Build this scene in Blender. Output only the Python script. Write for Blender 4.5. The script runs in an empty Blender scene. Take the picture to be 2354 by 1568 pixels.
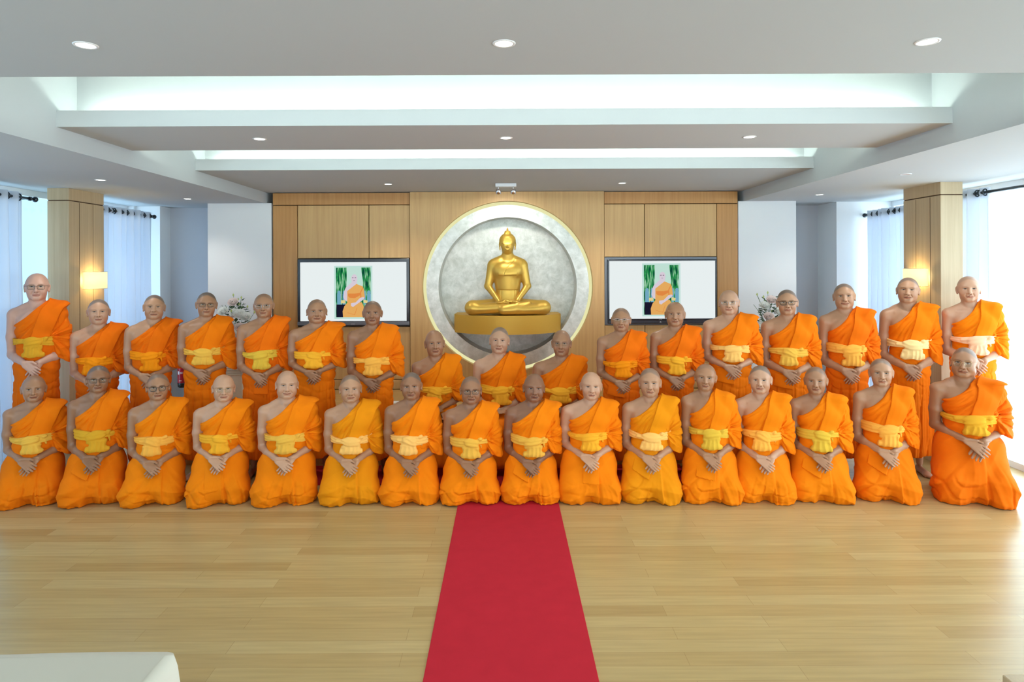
import bpy, bmesh, math, random
import numpy as np
from mathutils import Vector, Matrix
random.seed(7)
PI = math.pi
SC = bpy.context.scene
COL = SC.collection
F_PX, CXP, CYP, HC = 1500.0, 1161.0, 615.0, 1.85
ROLL = 0.0042

# ---------------------------------------------------------------- tagging / linking helpers
def tag(o, label=None, cat=None, group=None, kind=None):
    if label: o['label'] = label
    if cat: o['category'] = cat
    if group: o['group'] = group
    if kind: o['kind'] = kind
    return o

GROUPS = {'curtain': 'white eyelet curtains', 'curtain rod': 'curtain rods by the side windows', 'wall lamp': 'wall lamps on the pillars',
          'pillar': 'oak-clad pillars', 'television': 'wall televisions beside the statue', 'pedestal': 'flower pedestals',
          'flowers': 'flower arrangements beside the stage', 'strip light': 'strip lights in the ceiling coves'}

def thing(name, loc=(0, 0, 0), rotz=0.0, label=None, cat=None, group=None):
    o = bpy.data.objects.new(name, None)
    COL.objects.link(o)
    o.location = loc
    o.rotation_euler = (0, 0, rotz)
    if group is None:
        group = GROUPS.get(cat)
    return tag(o, label, cat, group)

def link_mesh(name, me, mat=None, parent=None, smooth=None):
    if mat is not None:
        mats = mat if isinstance(mat, (list, tuple)) else [mat]
        for m in mats:
            me.materials.append(m)
    if smooth is not None:
        me.polygons.foreach_set('use_smooth', [bool(smooth)] * len(me.polygons))
    o = bpy.data.objects.new(name, me)
    COL.objects.link(o)
    if parent is not None:
        o.parent = parent
    return o

class MB:
    """collects simple shapes into one mesh"""
    def __init__(self):
        self.bm = bmesh.new()
    def box(self, x0, x1, y0, y1, z0, z1, bev=0.0, mi=0):
        vs = [self.bm.verts.new(p) for p in
              [(x0, y0, z0), (x1, y0, z0), (x1, y1, z0), (x0, y1, z0), (x0, y0, z1), (x1, y0, z1), (x1, y1, z1), (x0, y1, z1)]]
        fs = [self.bm.faces.new([vs[i] for i in q]) for q in
              [(0, 3, 2, 1), (4, 5, 6, 7), (0, 1, 5, 4), (1, 2, 6, 5), (2, 3, 7, 6), (3, 0, 4, 7)]]
        for f in fs:
            f.material_index = mi
        if bev > 0:
            es = list({e for f in fs for e in f.edges})
            bmesh.ops.bevel(self.bm, geom=es, offset=bev, segments=2, affect='EDGES', profile=0.5)
        return self
    def poly(self, pts, mi=0):
        f = self.bm.faces.new([self.bm.verts.new(p) for p in pts])
        f.material_index = mi
        return self
    def grid(self, P, mi=0, closed_u=False, closed_v=False):
        nu, nv = len(P), len(P[0])
        V = [[self.bm.verts.new(p) for p in row] for row in P]
        for i in range(nu if closed_u else nu - 1):
            for j in range(nv if closed_v else nv - 1):
                f = self.bm.faces.new([V[i][j], V[(i + 1) % nu][j], V[(i + 1) % nu][(j + 1) % nv], V[i][(j + 1) % nv]])
                f.material_index = mi
        return V
    def tube(self, pts, r, n=8, closed=False, mi=0, cap=True):
        pts = [Vector(p) for p in pts]
        N = len(pts)
        rs = r if isinstance(r, (list, tuple)) else [r] * N
        rows = []
        up = None
        for i, p in enumerate(pts):
            if closed:
                t = pts[(i + 1) % N] - pts[(i - 1) % N]
            else:
                t = pts[min(i + 1, N - 1)] - pts[max(i - 1, 0)]
            t.normalize()
            if up is None:
                up = Vector((0, 0, 1)) if abs(t.z) < 0.9 else Vector((1, 0, 0))
            a = t.cross(up)
            if a.length < 1e-5:
                a = t.cross(Vector((0.3, 1, 0.2)))
            a.normalize()
            b = a.cross(t).normalized()
            up = b
            rows.append([p + (a * math.cos(2 * PI * k / n) + b * math.sin(2 * PI * k / n)) * rs[i] for k in range(n)])
        V = self.grid(rows, mi, closed_u=closed, closed_v=True)
        if not closed and cap:
            for row in (V[0], V[-1]):
                try:
                    self.bm.faces.new(row).material_index = mi
                except ValueError:
                    pass
        return self
    def lathe(self, prof, c=(0, 0, 0), n=32, axis='z', mi=0):
        rows = []
        for r, h in prof:
            row = []
            for k in range(n):
                a = 2 * PI * k / n
                p = (r * math.cos(a), r * math.sin(a), h)
                if axis == 'y':
                    p = (p[0], p[2], p[1])
                elif axis == 'x':
                    p = (p[2], p[0], p[1])
                row.append((p[0] + c[0], p[1] + c[1], p[2] + c[2]))
            rows.append(row)
        V = self.grid(rows, mi, closed_v=True)
        for row in (V[0], V[-1]):
            self.bm.faces.new(row).material_index = mi
        return self
    def build(self, name, mat=None, parent=None, smooth=False, recalc=True):
        if recalc:
            bmesh.ops.recalc_face_normals(self.bm, faces=self.bm.faces)
        me = bpy.data.meshes.new(name)
        self.bm.to_mesh(me)
        self.bm.free()
        o = link_mesh(name, me, mat, parent, smooth)
        if smooth == 'auto':
            pass
        return o

def edge_split(o, deg=35):
    me = o.data
    me.polygons.foreach_set('use_smooth', [True] * len(me.polygons))
    m = o.modifiers.new('split', 'EDGE_SPLIT')
    m.split_angle = math.radians(deg)
    return o

def struct(name, mb, mat, parent=None, smooth=False):
    o = mb.build(name, mat, parent, smooth)
    if parent is None:
        o['kind'] = 'structure'
    return o

# ---------------------------------------------------------------- materials
def srgb(r, g, b):
    f = lambda c: (c / 12.92 if c <= 0.04045 else ((c + 0.055) / 1.055) ** 2.4)
    return (f(r / 255.), f(g / 255.), f(b / 255.), 1)

def new_mat(name):
    m = bpy.data.materials.new(name)
    m.use_nodes = True
    nt = m.node_tree
    b = nt.nodes['Principled BSDF']
    return m, nt, b

def pmat(name, col, rough=0.5, metal=0.0, spec=0.5, noise=None, emis=None, estr=0.0, bump=None, sheen=0.0):
    m, nt, b = new_mat(name)
    b.inputs['Base Color'].default_value = col if len(col) == 4 else (*col, 1)
    b.inputs['Roughness'].default_value = rough
    b.inputs['Metallic'].default_value = metal
    b.inputs['Specular IOR Level'].default_value = spec
    if sheen:
        b.inputs['Sheen Weight'].default_value = sheen
    if emis is not None:
        b.inputs['Emission Color'].default_value = emis if len(emis) == 4 else (*emis, 1)
        b.inputs['Emission Strength'].default_value = estr
    if noise or bump:
        tc = nt.nodes.new('ShaderNodeTexCoord')
        nz = nt.nodes.new('ShaderNodeTexNoise')
        sc = (noise or bump)[0]
        nz.inputs['Scale'].default_value = sc
        nz.inputs['Detail'].default_value = 4
        nt.links.new(tc.outputs['Object'], nz.inputs['Vector'])
        if noise:
            mx = nt.nodes.new('ShaderNodeMix'); mx.data_type = 'RGBA'
            c = b.inputs['Base Color'].default_value
            k = noise[1]
            mx.inputs[6].default_value = (c[0] * (1 - k), c[1] * (1 - k), c[2] * (1 - k), 1)
            mx.inputs[7].default_value = (min(1, c[0] * (1 + k)), min(1, c[1] * (1 + k)), min(1, c[2] * (1 + k)), 1)
            nt.links.new(nz.outputs['Fac'], mx.inputs[0])
            nt.links.new(mx.outputs[2], b.inputs['Base Color'])
        if bump:
            bp = nt.nodes.new('ShaderNodeBump')
            bp.inputs['Strength'].default_value = bump[1]
            bp.inputs['Distance'].default_value = bump[2]
            nt.links.new(nz.outputs['Fac'], bp.inputs['Height'])
            nt.links.new(bp.outputs['Normal'], b.inputs['Normal'])
    return m

def emat(name, col, strength):
    m = bpy.data.materials.new(name)
    m.use_nodes = True
    nt = m.node_tree
    nt.nodes.clear()
    e = nt.nodes.new('ShaderNodeEmission')
    e.inputs['Color'].default_value = col if len(col) == 4 else (*col, 1)
    e.inputs['Strength'].default_value = strength
    o = nt.nodes.new('ShaderNodeOutputMaterial')
    nt.links.new(e.outputs[0], o.inputs[0])
    return m

def wood_mat(name, c1, c2, rough=0.45, scale=(38, 38, 1.2)):
    m, nt, b = new_mat(name)
    tc = nt.nodes.new('ShaderNodeTexCoord')
    mp = nt.nodes.new('ShaderNodeMapping')
    mp.inputs['Scale'].default_value = scale
    nz = nt.nodes.new('ShaderNodeTexNoise')
    nz.inputs['Scale'].default_value = 1.0
    nz.inputs['Detail'].default_value = 6
    nz.inputs['Roughness'].default_value = 0.65
    cr = nt.nodes.new('ShaderNodeValToRGB')
    cr.color_ramp.elements[0].position = 0.25
    cr.color_ramp.elements[0].color = c1
    cr.color_ramp.elements[1].position = 0.78
    cr.color_ramp.elements[1].color = c2
    nt.links.new(tc.outputs['Object'], mp.inputs['Vector'])
    nt.links.new(mp.outputs[0], nz.inputs['Vector'])
    nt.links.new(nz.outputs['Fac'], cr.inputs['Fac'])
    nt.links.new(cr.outputs[0], b.inputs['Base Color'])
    b.inputs['Roughness'].default_value = rough
    return m

def floor_mat():
    m, nt, b = new_mat('oak_floor_boards')
    L = nt.links.new
    tc = nt.nodes.new('ShaderNodeTexCoord')
    br = nt.nodes.new('ShaderNodeTexBrick')
    br.offset = 0.37
    br.offset_frequency = 2
    br.inputs['Color1'].default_value = (0.0, 0.0, 0.0, 1)
    br.inputs['Color2'].default_value = (1, 1, 1, 1)
    br.inputs['Mortar'].default_value = (0.5, 0.5, 0.5, 1)
    br.inputs['Scale'].default_value = 1.0
    br.inputs['Mortar Size'].default_value = 0.0009
    br.inputs['Mortar Smooth'].default_value = 0.1
    br.inputs['Bias'].default_value = 0.0
    br.inputs['Brick Width'].default_value = 1.35
    br.inputs['Row Height'].default_value = 0.108
    L(tc.outputs['Object'], br.inputs['Vector'])
    cr = nt.nodes.new('ShaderNodeValToRGB')
    e = cr.color_ramp.elements
    e[0].position = 0.0; e[0].color = srgb(170, 142, 92)
    e[1].position = 1.0; e[1].color = srgb(188, 164, 114)
    x = cr.color_ramp.elements.new(0.12); x.color = srgb(177, 149, 98)
    x = cr.color_ramp.elements.new(0.6); x.color = srgb(182, 156, 105)
    L(br.outputs['Color'], cr.inputs['Fac'])
    mp = nt.nodes.new('ShaderNodeMapping')
    mp.inputs['Scale'].default_value = (1.5, 26, 1)
    nz = nt.nodes.new('ShaderNodeTexNoise')
    nz.inputs['Scale'].default_value = 1.6
    nz.inputs['Detail'].default_value = 6
    L(tc.outputs['Object'], mp.inputs['Vector'])
    L(mp.outputs[0], nz.inputs['Vector'])
    mr = nt.nodes.new('ShaderNodeMapRange')
    mr.inputs['From Min'].default_value = 0.3
    mr.inputs['From Max'].default_value = 0.7
    mr.inputs['To Min'].default_value = 0.9
    mr.inputs['To Max'].default_value = 1.07
    L(nz.outputs['Fac'], mr.inputs['Value'])
    hs = nt.nodes.new('ShaderNodeHueSaturation')
    L(cr.outputs[0], hs.inputs['Color'])
    L(mr.outputs[0], hs.inputs['Value'])
    mx = nt.nodes.new('ShaderNodeMix'); mx.data_type = 'RGBA'
    mx.inputs[7].default_value = srgb(120, 88, 52)
    ml = nt.nodes.new('ShaderNodeMath'); ml.operation = 'MULTIPLY'; ml.inputs[1].default_value = 0.55
    L(br.outputs['Fac'], ml.inputs[0])
    L(ml.outputs[0], mx.inputs[0])
    L(hs.outputs[0], mx.inputs[6])
    L(mx.outputs[2], b.inputs['Base Color'])
    b.inputs['Roughness'].default_value = 0.27
    b.inputs['Specular IOR Level'].default_value = 0.5
    return m

def cloth_mat(name, rough=0.85, bump=0.25):
    """cloth whose dye is the object's own colour"""
    m, nt, b = new_mat(name)
    oi = nt.nodes.new('ShaderNodeObjectInfo')
    tc = nt.nodes.new('ShaderNodeTexCoord')
    nz = nt.nodes.new('ShaderNodeTexNoise')
    nz.inputs['Scale'].default_value = 7
    nz.inputs['Detail'].default_value = 3
    nt.links.new(tc.outputs['Object'], nz.inputs['Vector'])
    bp = nt.nodes.new('ShaderNodeBump')
    bp.inputs['Strength'].default_value = bump
    bp.inputs['Distance'].default_value = 0.012
    nt.links.new(nz.outputs['Fac'], bp.inputs['Height'])
    nt.links.new(bp.outputs['Normal'], b.inputs['Normal'])
    nt.links.new(oi.outputs['Color'], b.inputs['Base Color'])
    b.inputs['Roughness'].default_value = rough
    b.inputs['Specular IOR Level'].default_value = 0.15
    return m

def skin_mat():
    m, nt, b = new_mat('skin')
    a = nt.nodes.new('ShaderNodeAttribute')
    a.attribute_name = 'tone'
    nt.links.new(a.outputs['Color'], b.inputs['Base Color'])
    b.inputs['Roughness'].default_value = 0.42
    b.inputs['Specular IOR Level'].default_value = 0.5
    b.inputs['Subsurface Weight'].default_value = 0.0
    return m

def glass_mat(name, tint=(0.9, 0.97, 1, 1), gl=0.06):
    m = bpy.data.materials.new(name)
    m.use_nodes = True
    nt = m.node_tree
    nt.nodes.clear()
    t = nt.nodes.new('ShaderNodeBsdfTransparent'); t.inputs[0].default_value = tint
    g = nt.nodes.new('ShaderNodeBsdfGlossy'); g.inputs['Roughness'].default_value = 0.02
    mx = nt.nodes.new('ShaderNodeMixShader'); mx.inputs[0].default_value = gl
    o = nt.nodes.new('ShaderNodeOutputMaterial')
    nt.links.new(t.outputs[0], mx.inputs[1]); nt.links.new(g.outputs[0], mx.inputs[2])
    nt.links.new(mx.outputs[0], o.inputs[0])
    return m

def curtain_mat():
    m = bpy.data.materials.new('sheer_white_curtain')
    m.use_nodes = True
    nt = m.node_tree
    nt.nodes.clear()
    d = nt.nodes.new('ShaderNodeBsdfDiffuse'); d.inputs[0].default_value = (0.86, 0.88, 0.92, 1)
    t = nt.nodes.new('ShaderNodeBsdfTranslucent'); t.inputs[0].default_value = (0.86, 0.90, 0.97, 1)
    mx = nt.nodes.new('ShaderNodeMixShader'); mx.inputs[0].default_value = 0.5
    o = nt.nodes.new('ShaderNodeOutputMaterial')
    nt.links.new(d.outputs[0], mx.inputs[1]); nt.links.new(t.outputs[0], mx.inputs[2])
    nt.links.new(mx.outputs[0], o.inputs[0])
    return m

def silver_mat():
    m, nt, b = new_mat('silver_leaf')
    L = nt.links.new
    tc = nt.nodes.new('ShaderNodeTexCoord')
    n1 = nt.nodes.new('ShaderNodeTexNoise')
    n1.inputs['Scale'].default_value = 9; n1.inputs['Detail'].default_value = 9; n1.inputs['Roughness'].default_value = 0.72
    n1.inputs['Distortion'].default_value = .35
    L(tc.outputs['Object'], n1.inputs['Vector'])
    cr = nt.nodes.new('ShaderNodeValToRGB')
    cr.color_ramp.elements[0].position = 0.36; cr.color_ramp.elements[0].color = srgb(196, 200, 192)
    cr.color_ramp.elements[1].position = 0.68; cr.color_ramp.elements[1].color = srgb(238, 240, 236)
    L(n1.outputs['Fac'], cr.inputs['Fac'])
    L(cr.outputs[0], b.inputs['Base Color'])
    bp = nt.nodes.new('ShaderNodeBump'); bp.inputs['Strength'].default_value = 0.5; bp.inputs['Distance'].default_value = 0.006
    L(n1.outputs['Fac'], bp.inputs['Height']); L(bp.outputs['Normal'], b.inputs['Normal'])
    b.inputs['Metallic'].default_value = 0.3
    b.inputs['Roughness'].default_value = 0.5
    return m

M = {}
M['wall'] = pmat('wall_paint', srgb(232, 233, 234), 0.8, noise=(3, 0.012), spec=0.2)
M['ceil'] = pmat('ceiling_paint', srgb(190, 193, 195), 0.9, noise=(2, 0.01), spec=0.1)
M['niche'] = pmat('grey_niche_paint', srgb(190, 194, 202), 0.85, spec=0.1)
M['floor'] = floor_mat()
M['oak'] = wood_mat('oak_veneer', srgb(190, 148, 92), srgb(212, 172, 114))
M['oak_light'] = wood_mat('pale_oak_veneer', srgb(180, 156, 122), srgb(202, 180, 144))
M['oak_dark'] = wood_mat('deep_oak_veneer', srgb(176, 122, 62), srgb(202, 150, 88))
M['oak_shelf'] = wood_mat('stage_oak', srgb(170, 128, 70), srgb(198, 158, 98), scale=(1.2, 30, 30))
M['joint'] = pmat('dark_joint', srgb(84, 58, 34), 0.8)
M['white'] = pmat('white_enamel', srgb(238, 238, 238), 0.4)
M['chrome'] = pmat('polished_metal', (0.7, 0.7, 0.72), 0.18, 1.0)
M['black'] = pmat('black_plastic', (0.012, 0.013, 0.018), 0.22)
M['darkmetal'] = pmat('dark_metal', (0.05, 0.06, 0.07), 0.25, 0.8)
M['grey'] = pmat('grey_plastic', srgb(112, 116, 124), 0.4, 0.3)
M['silver'] = silver_mat()
M['gold'] = pmat('gold_lacquer', (0.68, 0.42, 0.075), 0.37, 0.6, noise=(2.0, 0.05))
M['goldmatt'] = pmat('matt_gold_paint', srgb(206, 160, 58), 0.5, 0.35)
M['carpet'] = pmat('red_carpet', srgb(184, 42, 54), 0.95, noise=(9, 0.10), spec=0.05, bump=(240, 0.4, 0.004))
M['curtain'] = curtain_mat()
M['glass'] = glass_mat('window_glass')
M['lens'] = glass_mat('spectacle_lens', (0.95, 0.97, 0.96, 1), 0.025)
M['robe'] = cloth_mat('robe_cotton')
M['sash'] = cloth_mat('sash_cotton')
M['skin'] = skin_mat()
M['tablecloth'] = pmat('white_tablecloth', srgb(212, 208, 192), 0.9, noise=(4, 0.02), spec=0.1)
# ================================================================ implicit surfaces -> one continuous mesh
f32 = np.float32

def axis(segs):
    """segs: list of (start, end, step) -> coordinates"""
    out = []
    for a, b, s in segs:
        n = max(1, int(round((b - a) / s)))
        out.extend(np.linspace(a, b, n + 1)[:-1].tolist())
    out.append(segs[-1][1])
    return np.array(out, f32)

class Field:
    def __init__(self, X, Y, Z):
        self.x, self.y, self.z = X, Y, Z
        self.F = np.full((len(X), len(Y), len(Z)), 0.5, f32)
    def blk(self, lo, hi):
        s = []
        for ax, a, b in zip((self.x, self.y, self.z), lo, hi):
            i = int(np.searchsorted(ax, a)); j = int(np.searchsorted(ax, b))
            i = max(0, i - 1); j = min(len(ax), j + 1)
            if j - i < 1: return None
            s.append(slice(i, j))
        s = tuple(s)
        return s, (self.x[s[0]][:, None, None], self.y[s[1]][None, :, None], self.z[s[2]][None, None, :])
    def put(self, s, d, k, sub):
        a = self.F[s]
        if sub:
            d = -d
            if k > 0:
                h = np.clip(0.5 - 0.5 * (a - d) / k, 0, 1)
                self.F[s] = a * (1 - h) + d * h + k * h * (1 - h)
            else:
                self.F[s] = np.maximum(a, d)
        else:
            if k > 0:
                h = np.clip(0.5 + 0.5 * (a - d) / k, 0, 1)
                self.F[s] = a * (1 - h) + d * h - k * h * (1 - h)
            else:
                self.F[s] = np.minimum(a, d)
    def cap(self, a, b, r1, r2=None, k=0.01, sub=False, sq=(1, 1, 1)):
        """tapered capsule; sq scales space (flattened capsules)"""
        r2 = r1 if r2 is None else r2
        R = max(r1, r2) / min(sq) + k + 0.03
        lo = [min(a[i], b[i]) - R for i in range(3)]; hi = [max(a[i], b[i]) + R for i in range(3)]
        q = self.blk(lo, hi)
        if q is None: return self
        s, (x, y, z) = q
        px, py, pz = (x - a[0]) * sq[0], (y - a[1]) * sq[1], (z - a[2]) * sq[2]
        bx, by, bz = [(b[i] - a[i]) * sq[i] for i in range(3)]
        L = bx * bx + by * by + bz * bz + 1e-9
        t = np.clip((px * bx + py * by + pz * bz) / L, 0, 1)
        d = np.sqrt((px - t * bx) ** 2 + (py - t * by) ** 2 + (pz - t * bz) ** 2) - (r1 + (r2 - r1) * t)
        self.put(s, d.astype(f32), k, sub)
        return self
    def ell(self, c, r, k=0.01, sub=False, rot=None):
        """ellipsoid; rot = (axis index, angle)"""
        R = max(r) + k + 0.03
        q = self.blk([c[i] - R for i in range(3)], [c[i] + R for i in range(3)])
        if q is None: return self
        s, (x, y, z) = q
        p = [x - c[0], y - c[1], z - c[2]]
        if rot is not None:
            for ax, an in (rot if isinstance(rot, list) else [rot]):
                i, j = [(1, 2), (2, 0), (0, 1)][ax]
                ca, sa = math.cos(an), math.sin(an)
                p[i], p[j] = p[i] * ca + p[j] * sa, -p[i] * sa + p[j] * ca
        k0 = np.sqrt((p[0] / r[0]) ** 2 + (p[1] / r[1]) ** 2 + (p[2] / r[2]) ** 2)
        k1 = np.sqrt((p[0] / r[0] ** 2) ** 2 + (p[1] / r[1] ** 2) ** 2 + (p[2] / r[2] ** 2) ** 2) + 1e-6
        d = k0 * (k0 - 1.0) / k1
        self.put(s, d.astype(f32), k, sub)
        return self
    def grids(self):
        return self.x[:, None, None], self.y[None, :, None], self.z[None, None, :]

def surface_nets(X, Y, Z, F):
    F = F.copy()
    F[0], F[-1] = np.maximum(F[0], 1e-3), np.maximum(F[-1], 1e-3)
    F[:, 0], F[:, -1] = np.maximum(F[:, 0], 1e-3), np.maximum(F[:, -1], 1e-3)
    F[:, :, 0], F[:, :, -1] = np.maximum(F[:, :, 0], 1e-3), np.maximum(F[:, :, -1], 1e-3)
    S = F < 0
    nx, ny, nz = F.shape
    cnt = np.zeros((nx - 1, ny - 1, nz - 1), np.int8)
    for i in (0, 1):
        for j in (0, 1):
            for k in (0, 1):
                cnt += S[i:nx - 1 + i, j:ny - 1 + j, k:nz - 1 + k]
    act = (cnt > 0) & (cnt < 8)
    I, J, K = np.nonzero(act)
    idx = np.full(act.shape, -1, np.int32)
    idx[I, J, K] = np.arange(len(I), dtype=np.int32)
    v = {}
    for i in (0, 1):
        for j in (0, 1):
            for k in (0, 1):
                v[i, j, k] = F[I + i, J + j, K + k]
    acc = np.zeros((len(I), 3)); n = np.zeros(len(I))
    xs = [X[I], X[I + 1]]; ys = [Y[J], Y[J + 1]]; zs = [Z[K], Z[K + 1]]
    for a in range(3):
        for p in (0, 1):
            for q in (0, 1):
                c0 = [0, 0, 0]; c1 = [0, 0, 0]
                o = [m for m in range(3) if m != a]
                c0[o[0]] = c1[o[0]] = p; c0[o[1]] = c1[o[1]] = q
                c1[a] = 1
                f0, f1 = v[tuple(c0)], v[tuple(c1)]
                m = (f0 < 0) != (f1 < 0)
                t = np.where(m, f0 / np.where(m, f0 - f1, 1), 0)
                P = [xs, ys, zs]
                pt = [P[d][c0[d]] * (1 - t) + P[d][c1[d]] * t if d == a else P[d][c0[d]] for d in range(3)]
                for d in range(3):
                    acc[:, d] += np.where(m, pt[d], 0)
                n += m
    V = (acc / n[:, None]).astype(f32)
    faces = []
    # x edges
    A = S[:-1, 1:-1, 1:-1]; B = S[1:, 1:-1, 1:-1]
    i, j, k = np.nonzero(A != B); fl = A[i, j, k]; j = j + 1; k = k + 1
    q = np.stack([idx[i, j - 1, k - 1], idx[i, j, k - 1], idx[i, j, k], idx[i, j - 1, k]], 1)
    q[~fl] = q[~fl][:, ::-1]; faces.append(q)
    A = S[1:-1, :-1, 1:-1]; B = S[1:-1, 1:, 1:-1]
    i, j, k = np.nonzero(A != B); fl = A[i, j, k]; i = i + 1; k = k + 1
    q = np.stack([idx[i - 1, j, k - 1], idx[i - 1, j, k], idx[i, j, k], idx[i, j, k - 1]], 1)
    q[~fl] = q[~fl][:, ::-1]; faces.append(q)
    A = S[1:-1, 1:-1, :-1]; B = S[1:-1, 1:-1, 1:]
    i, j, k = np.nonzero(A != B); fl = A[i, j, k]; i = i + 1; j = j + 1
    q = np.stack([idx[i - 1, j - 1, k], idx[i, j - 1, k], idx[i, j, k], idx[i - 1, j, k]], 1)
    q[~fl] = q[~fl][:, ::-1]; faces.append(q)
    return V, np.concatenate(faces).astype(np.int32)

def relax(V, Q, it=1, w=0.5):
    for _ in range(it):
        acc = np.zeros_like(V); n = np.zeros(len(V), f32)
        for a, b in ((0, 1), (1, 2), (2, 3), (3, 0)):
            np.add.at(acc, Q[:, a], V[Q[:, b]]); np.add.at(n, Q[:, a], 1)
            np.add.at(acc, Q[:, b], V[Q[:, a]]); np.add.at(n, Q[:, b], 1)
        V = V * (1 - w) + w * acc / n[:, None]
    return V

def mesh_np(name, V, Q, smooth=True):
    me = bpy.data.meshes.new(name)
    me.vertices.add(len(V)); me.vertices.foreach_set('co', V.astype(f32).ravel())
    nl = Q.size
    me.loops.add(nl); me.loops.foreach_set('vertex_index', Q.astype(np.int32).ravel())
    me.polygons.add(len(Q))
    me.polygons.foreach_set('loop_start', np.arange(0, nl, Q.shape[1], dtype=np.int32))
    me.polygons.foreach_set('use_smooth', np.full(len(Q), smooth, bool))
    me.update(calc_edges=True)
    return me

def sstep(a, b, x):
    t = np.clip((x - a) / (b - a), 0, 1)
    return t * t * (3 - 2 * t)

def wob(seed, x, y, z, sc=1.0):
    r = np.random.RandomState(seed)
    s = 0
    for i in range(5):
        v = r.normal(size=3) * sc * (1 + 0.5 * i)
        s = s + np.sin(v[0] * x + v[1] * y + v[2] * z + r.uniform(0, 6.28)) / (1 + 0.4 * i)
    return (s / 3.0)

def ridge(t):
    """rounded cloth folds: soft crests and tight valleys (period 1)"""
    return 1.0 - 1.6 * np.abs((t % 1.0) - 0.5) ** 0.6

def crease(t, w=.10):
    """narrow pressed-in fold lines (period 1), 0 at the surface, -1 in the crease"""
    return -np.exp(-(((t % 1.0) - 0.5) / w) ** 2)

# ---------------------------------------------------------------- canonical man, 1.70 m, facing -y
def torso(f, larm=True, k=0.03):
    f.cap((0, .012, 1.30), (0, .006, 1.18), .122, .115, .03, sq=(.80, 1.12, 1))
    f.ell((0, .005, 1.26), (.168, .112, .17), k)
    f.ell((0, -.008, 1.09), (.152, .118, .17), k)
    f.ell((0, .006, .93), (.172, .118, .13), k)
    for s in (-1, 1):
        f.ell((s * .075, -.050, 1.285), (.080, .050, .060), k)
        f.cap((s * .04, .025, 1.44), (s * .155, .015, 1.388), .034, .036, .05)
        f.cap((s * .10, .01, 1.33), (s * .19, .012, 1.355), .06, .052, .03)

def arm(f, s, hand=True, k=0.02):
    sh, el = (s * .196, .012, 1.352), (s * .214, .030, 1.02)
    f.cap(sh, (s * .212, .02, 1.17), .056, .048, k)
    f.cap((s * .212, .02, 1.17), el, .049, .040, k)
    if not hand:
        return
    wr = (s * .066, -.172, .962) if s < 0 else (.060, -.160, .962)
    mid = tuple(el[i] * .62 + wr[i] * .38 for i in range(3))
    f.cap(el, mid, .042, .042, .015)
    f.cap(mid, wr, .040, .0255, .012)
    # hand
    if s < 0:
        u = np.array((.80, -.10, -.58)); w = np.array((.58, 0.0, .80)); n = np.array((.02, -1, 0))
    else:
        u = np.array((-.60, .02, -.80)); w = np.array((-.80, 0.0, .60)); n = np.array((0, -1, 0))
    u = u / np.linalg.norm(u); w = w / np.linalg.norm(w)
    W = np.array(wr)
    if s < 0: W = W + np.array((0, -.006, 0))
    for o, l0, l1 in ((.026, .015, .090), (.009, .01, .095), (-.009, .01, .091), (-.025, .015, .082)):
        f.cap(tuple(W + u * l0 + w * o * .75), tuple(W + u * l1 + w * o), .0145, .0115, .012)
    for q, (o, L) in enumerate(((.0285, .060), (.0095, .070), (-.0095, .066), (-.0275, .052))):
        b0 = W + u * .088 + w * o
        curl = 0.010 if s < 0 else 0.004
        sp = w * o * (.10 if s < 0 else .22)
        m1 = b0 + u * L * .48 + sp * .5 + n * .003
        m2 = m1 + u * L * .5 + sp * .5 - n * curl * 1.2
        f.cap(tuple(b0), tuple(m1), .0098, .0088, .0025)
        f.cap(tuple(m1), tuple(m2), .0088, .0070, .0015)
    b0 = W + u * .020 + w * .022
    m1 = b0 + u * .034 + w * .026 + n * .004
    m2 = m1 + u * .034 + w * (.006 if s < 0 else .010)
    f.cap(tuple(b0), tuple(m1), .0150, .0112, .008)
    f.cap(tuple(m1), tuple(m2), .0108, .0082, .003)

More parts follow.
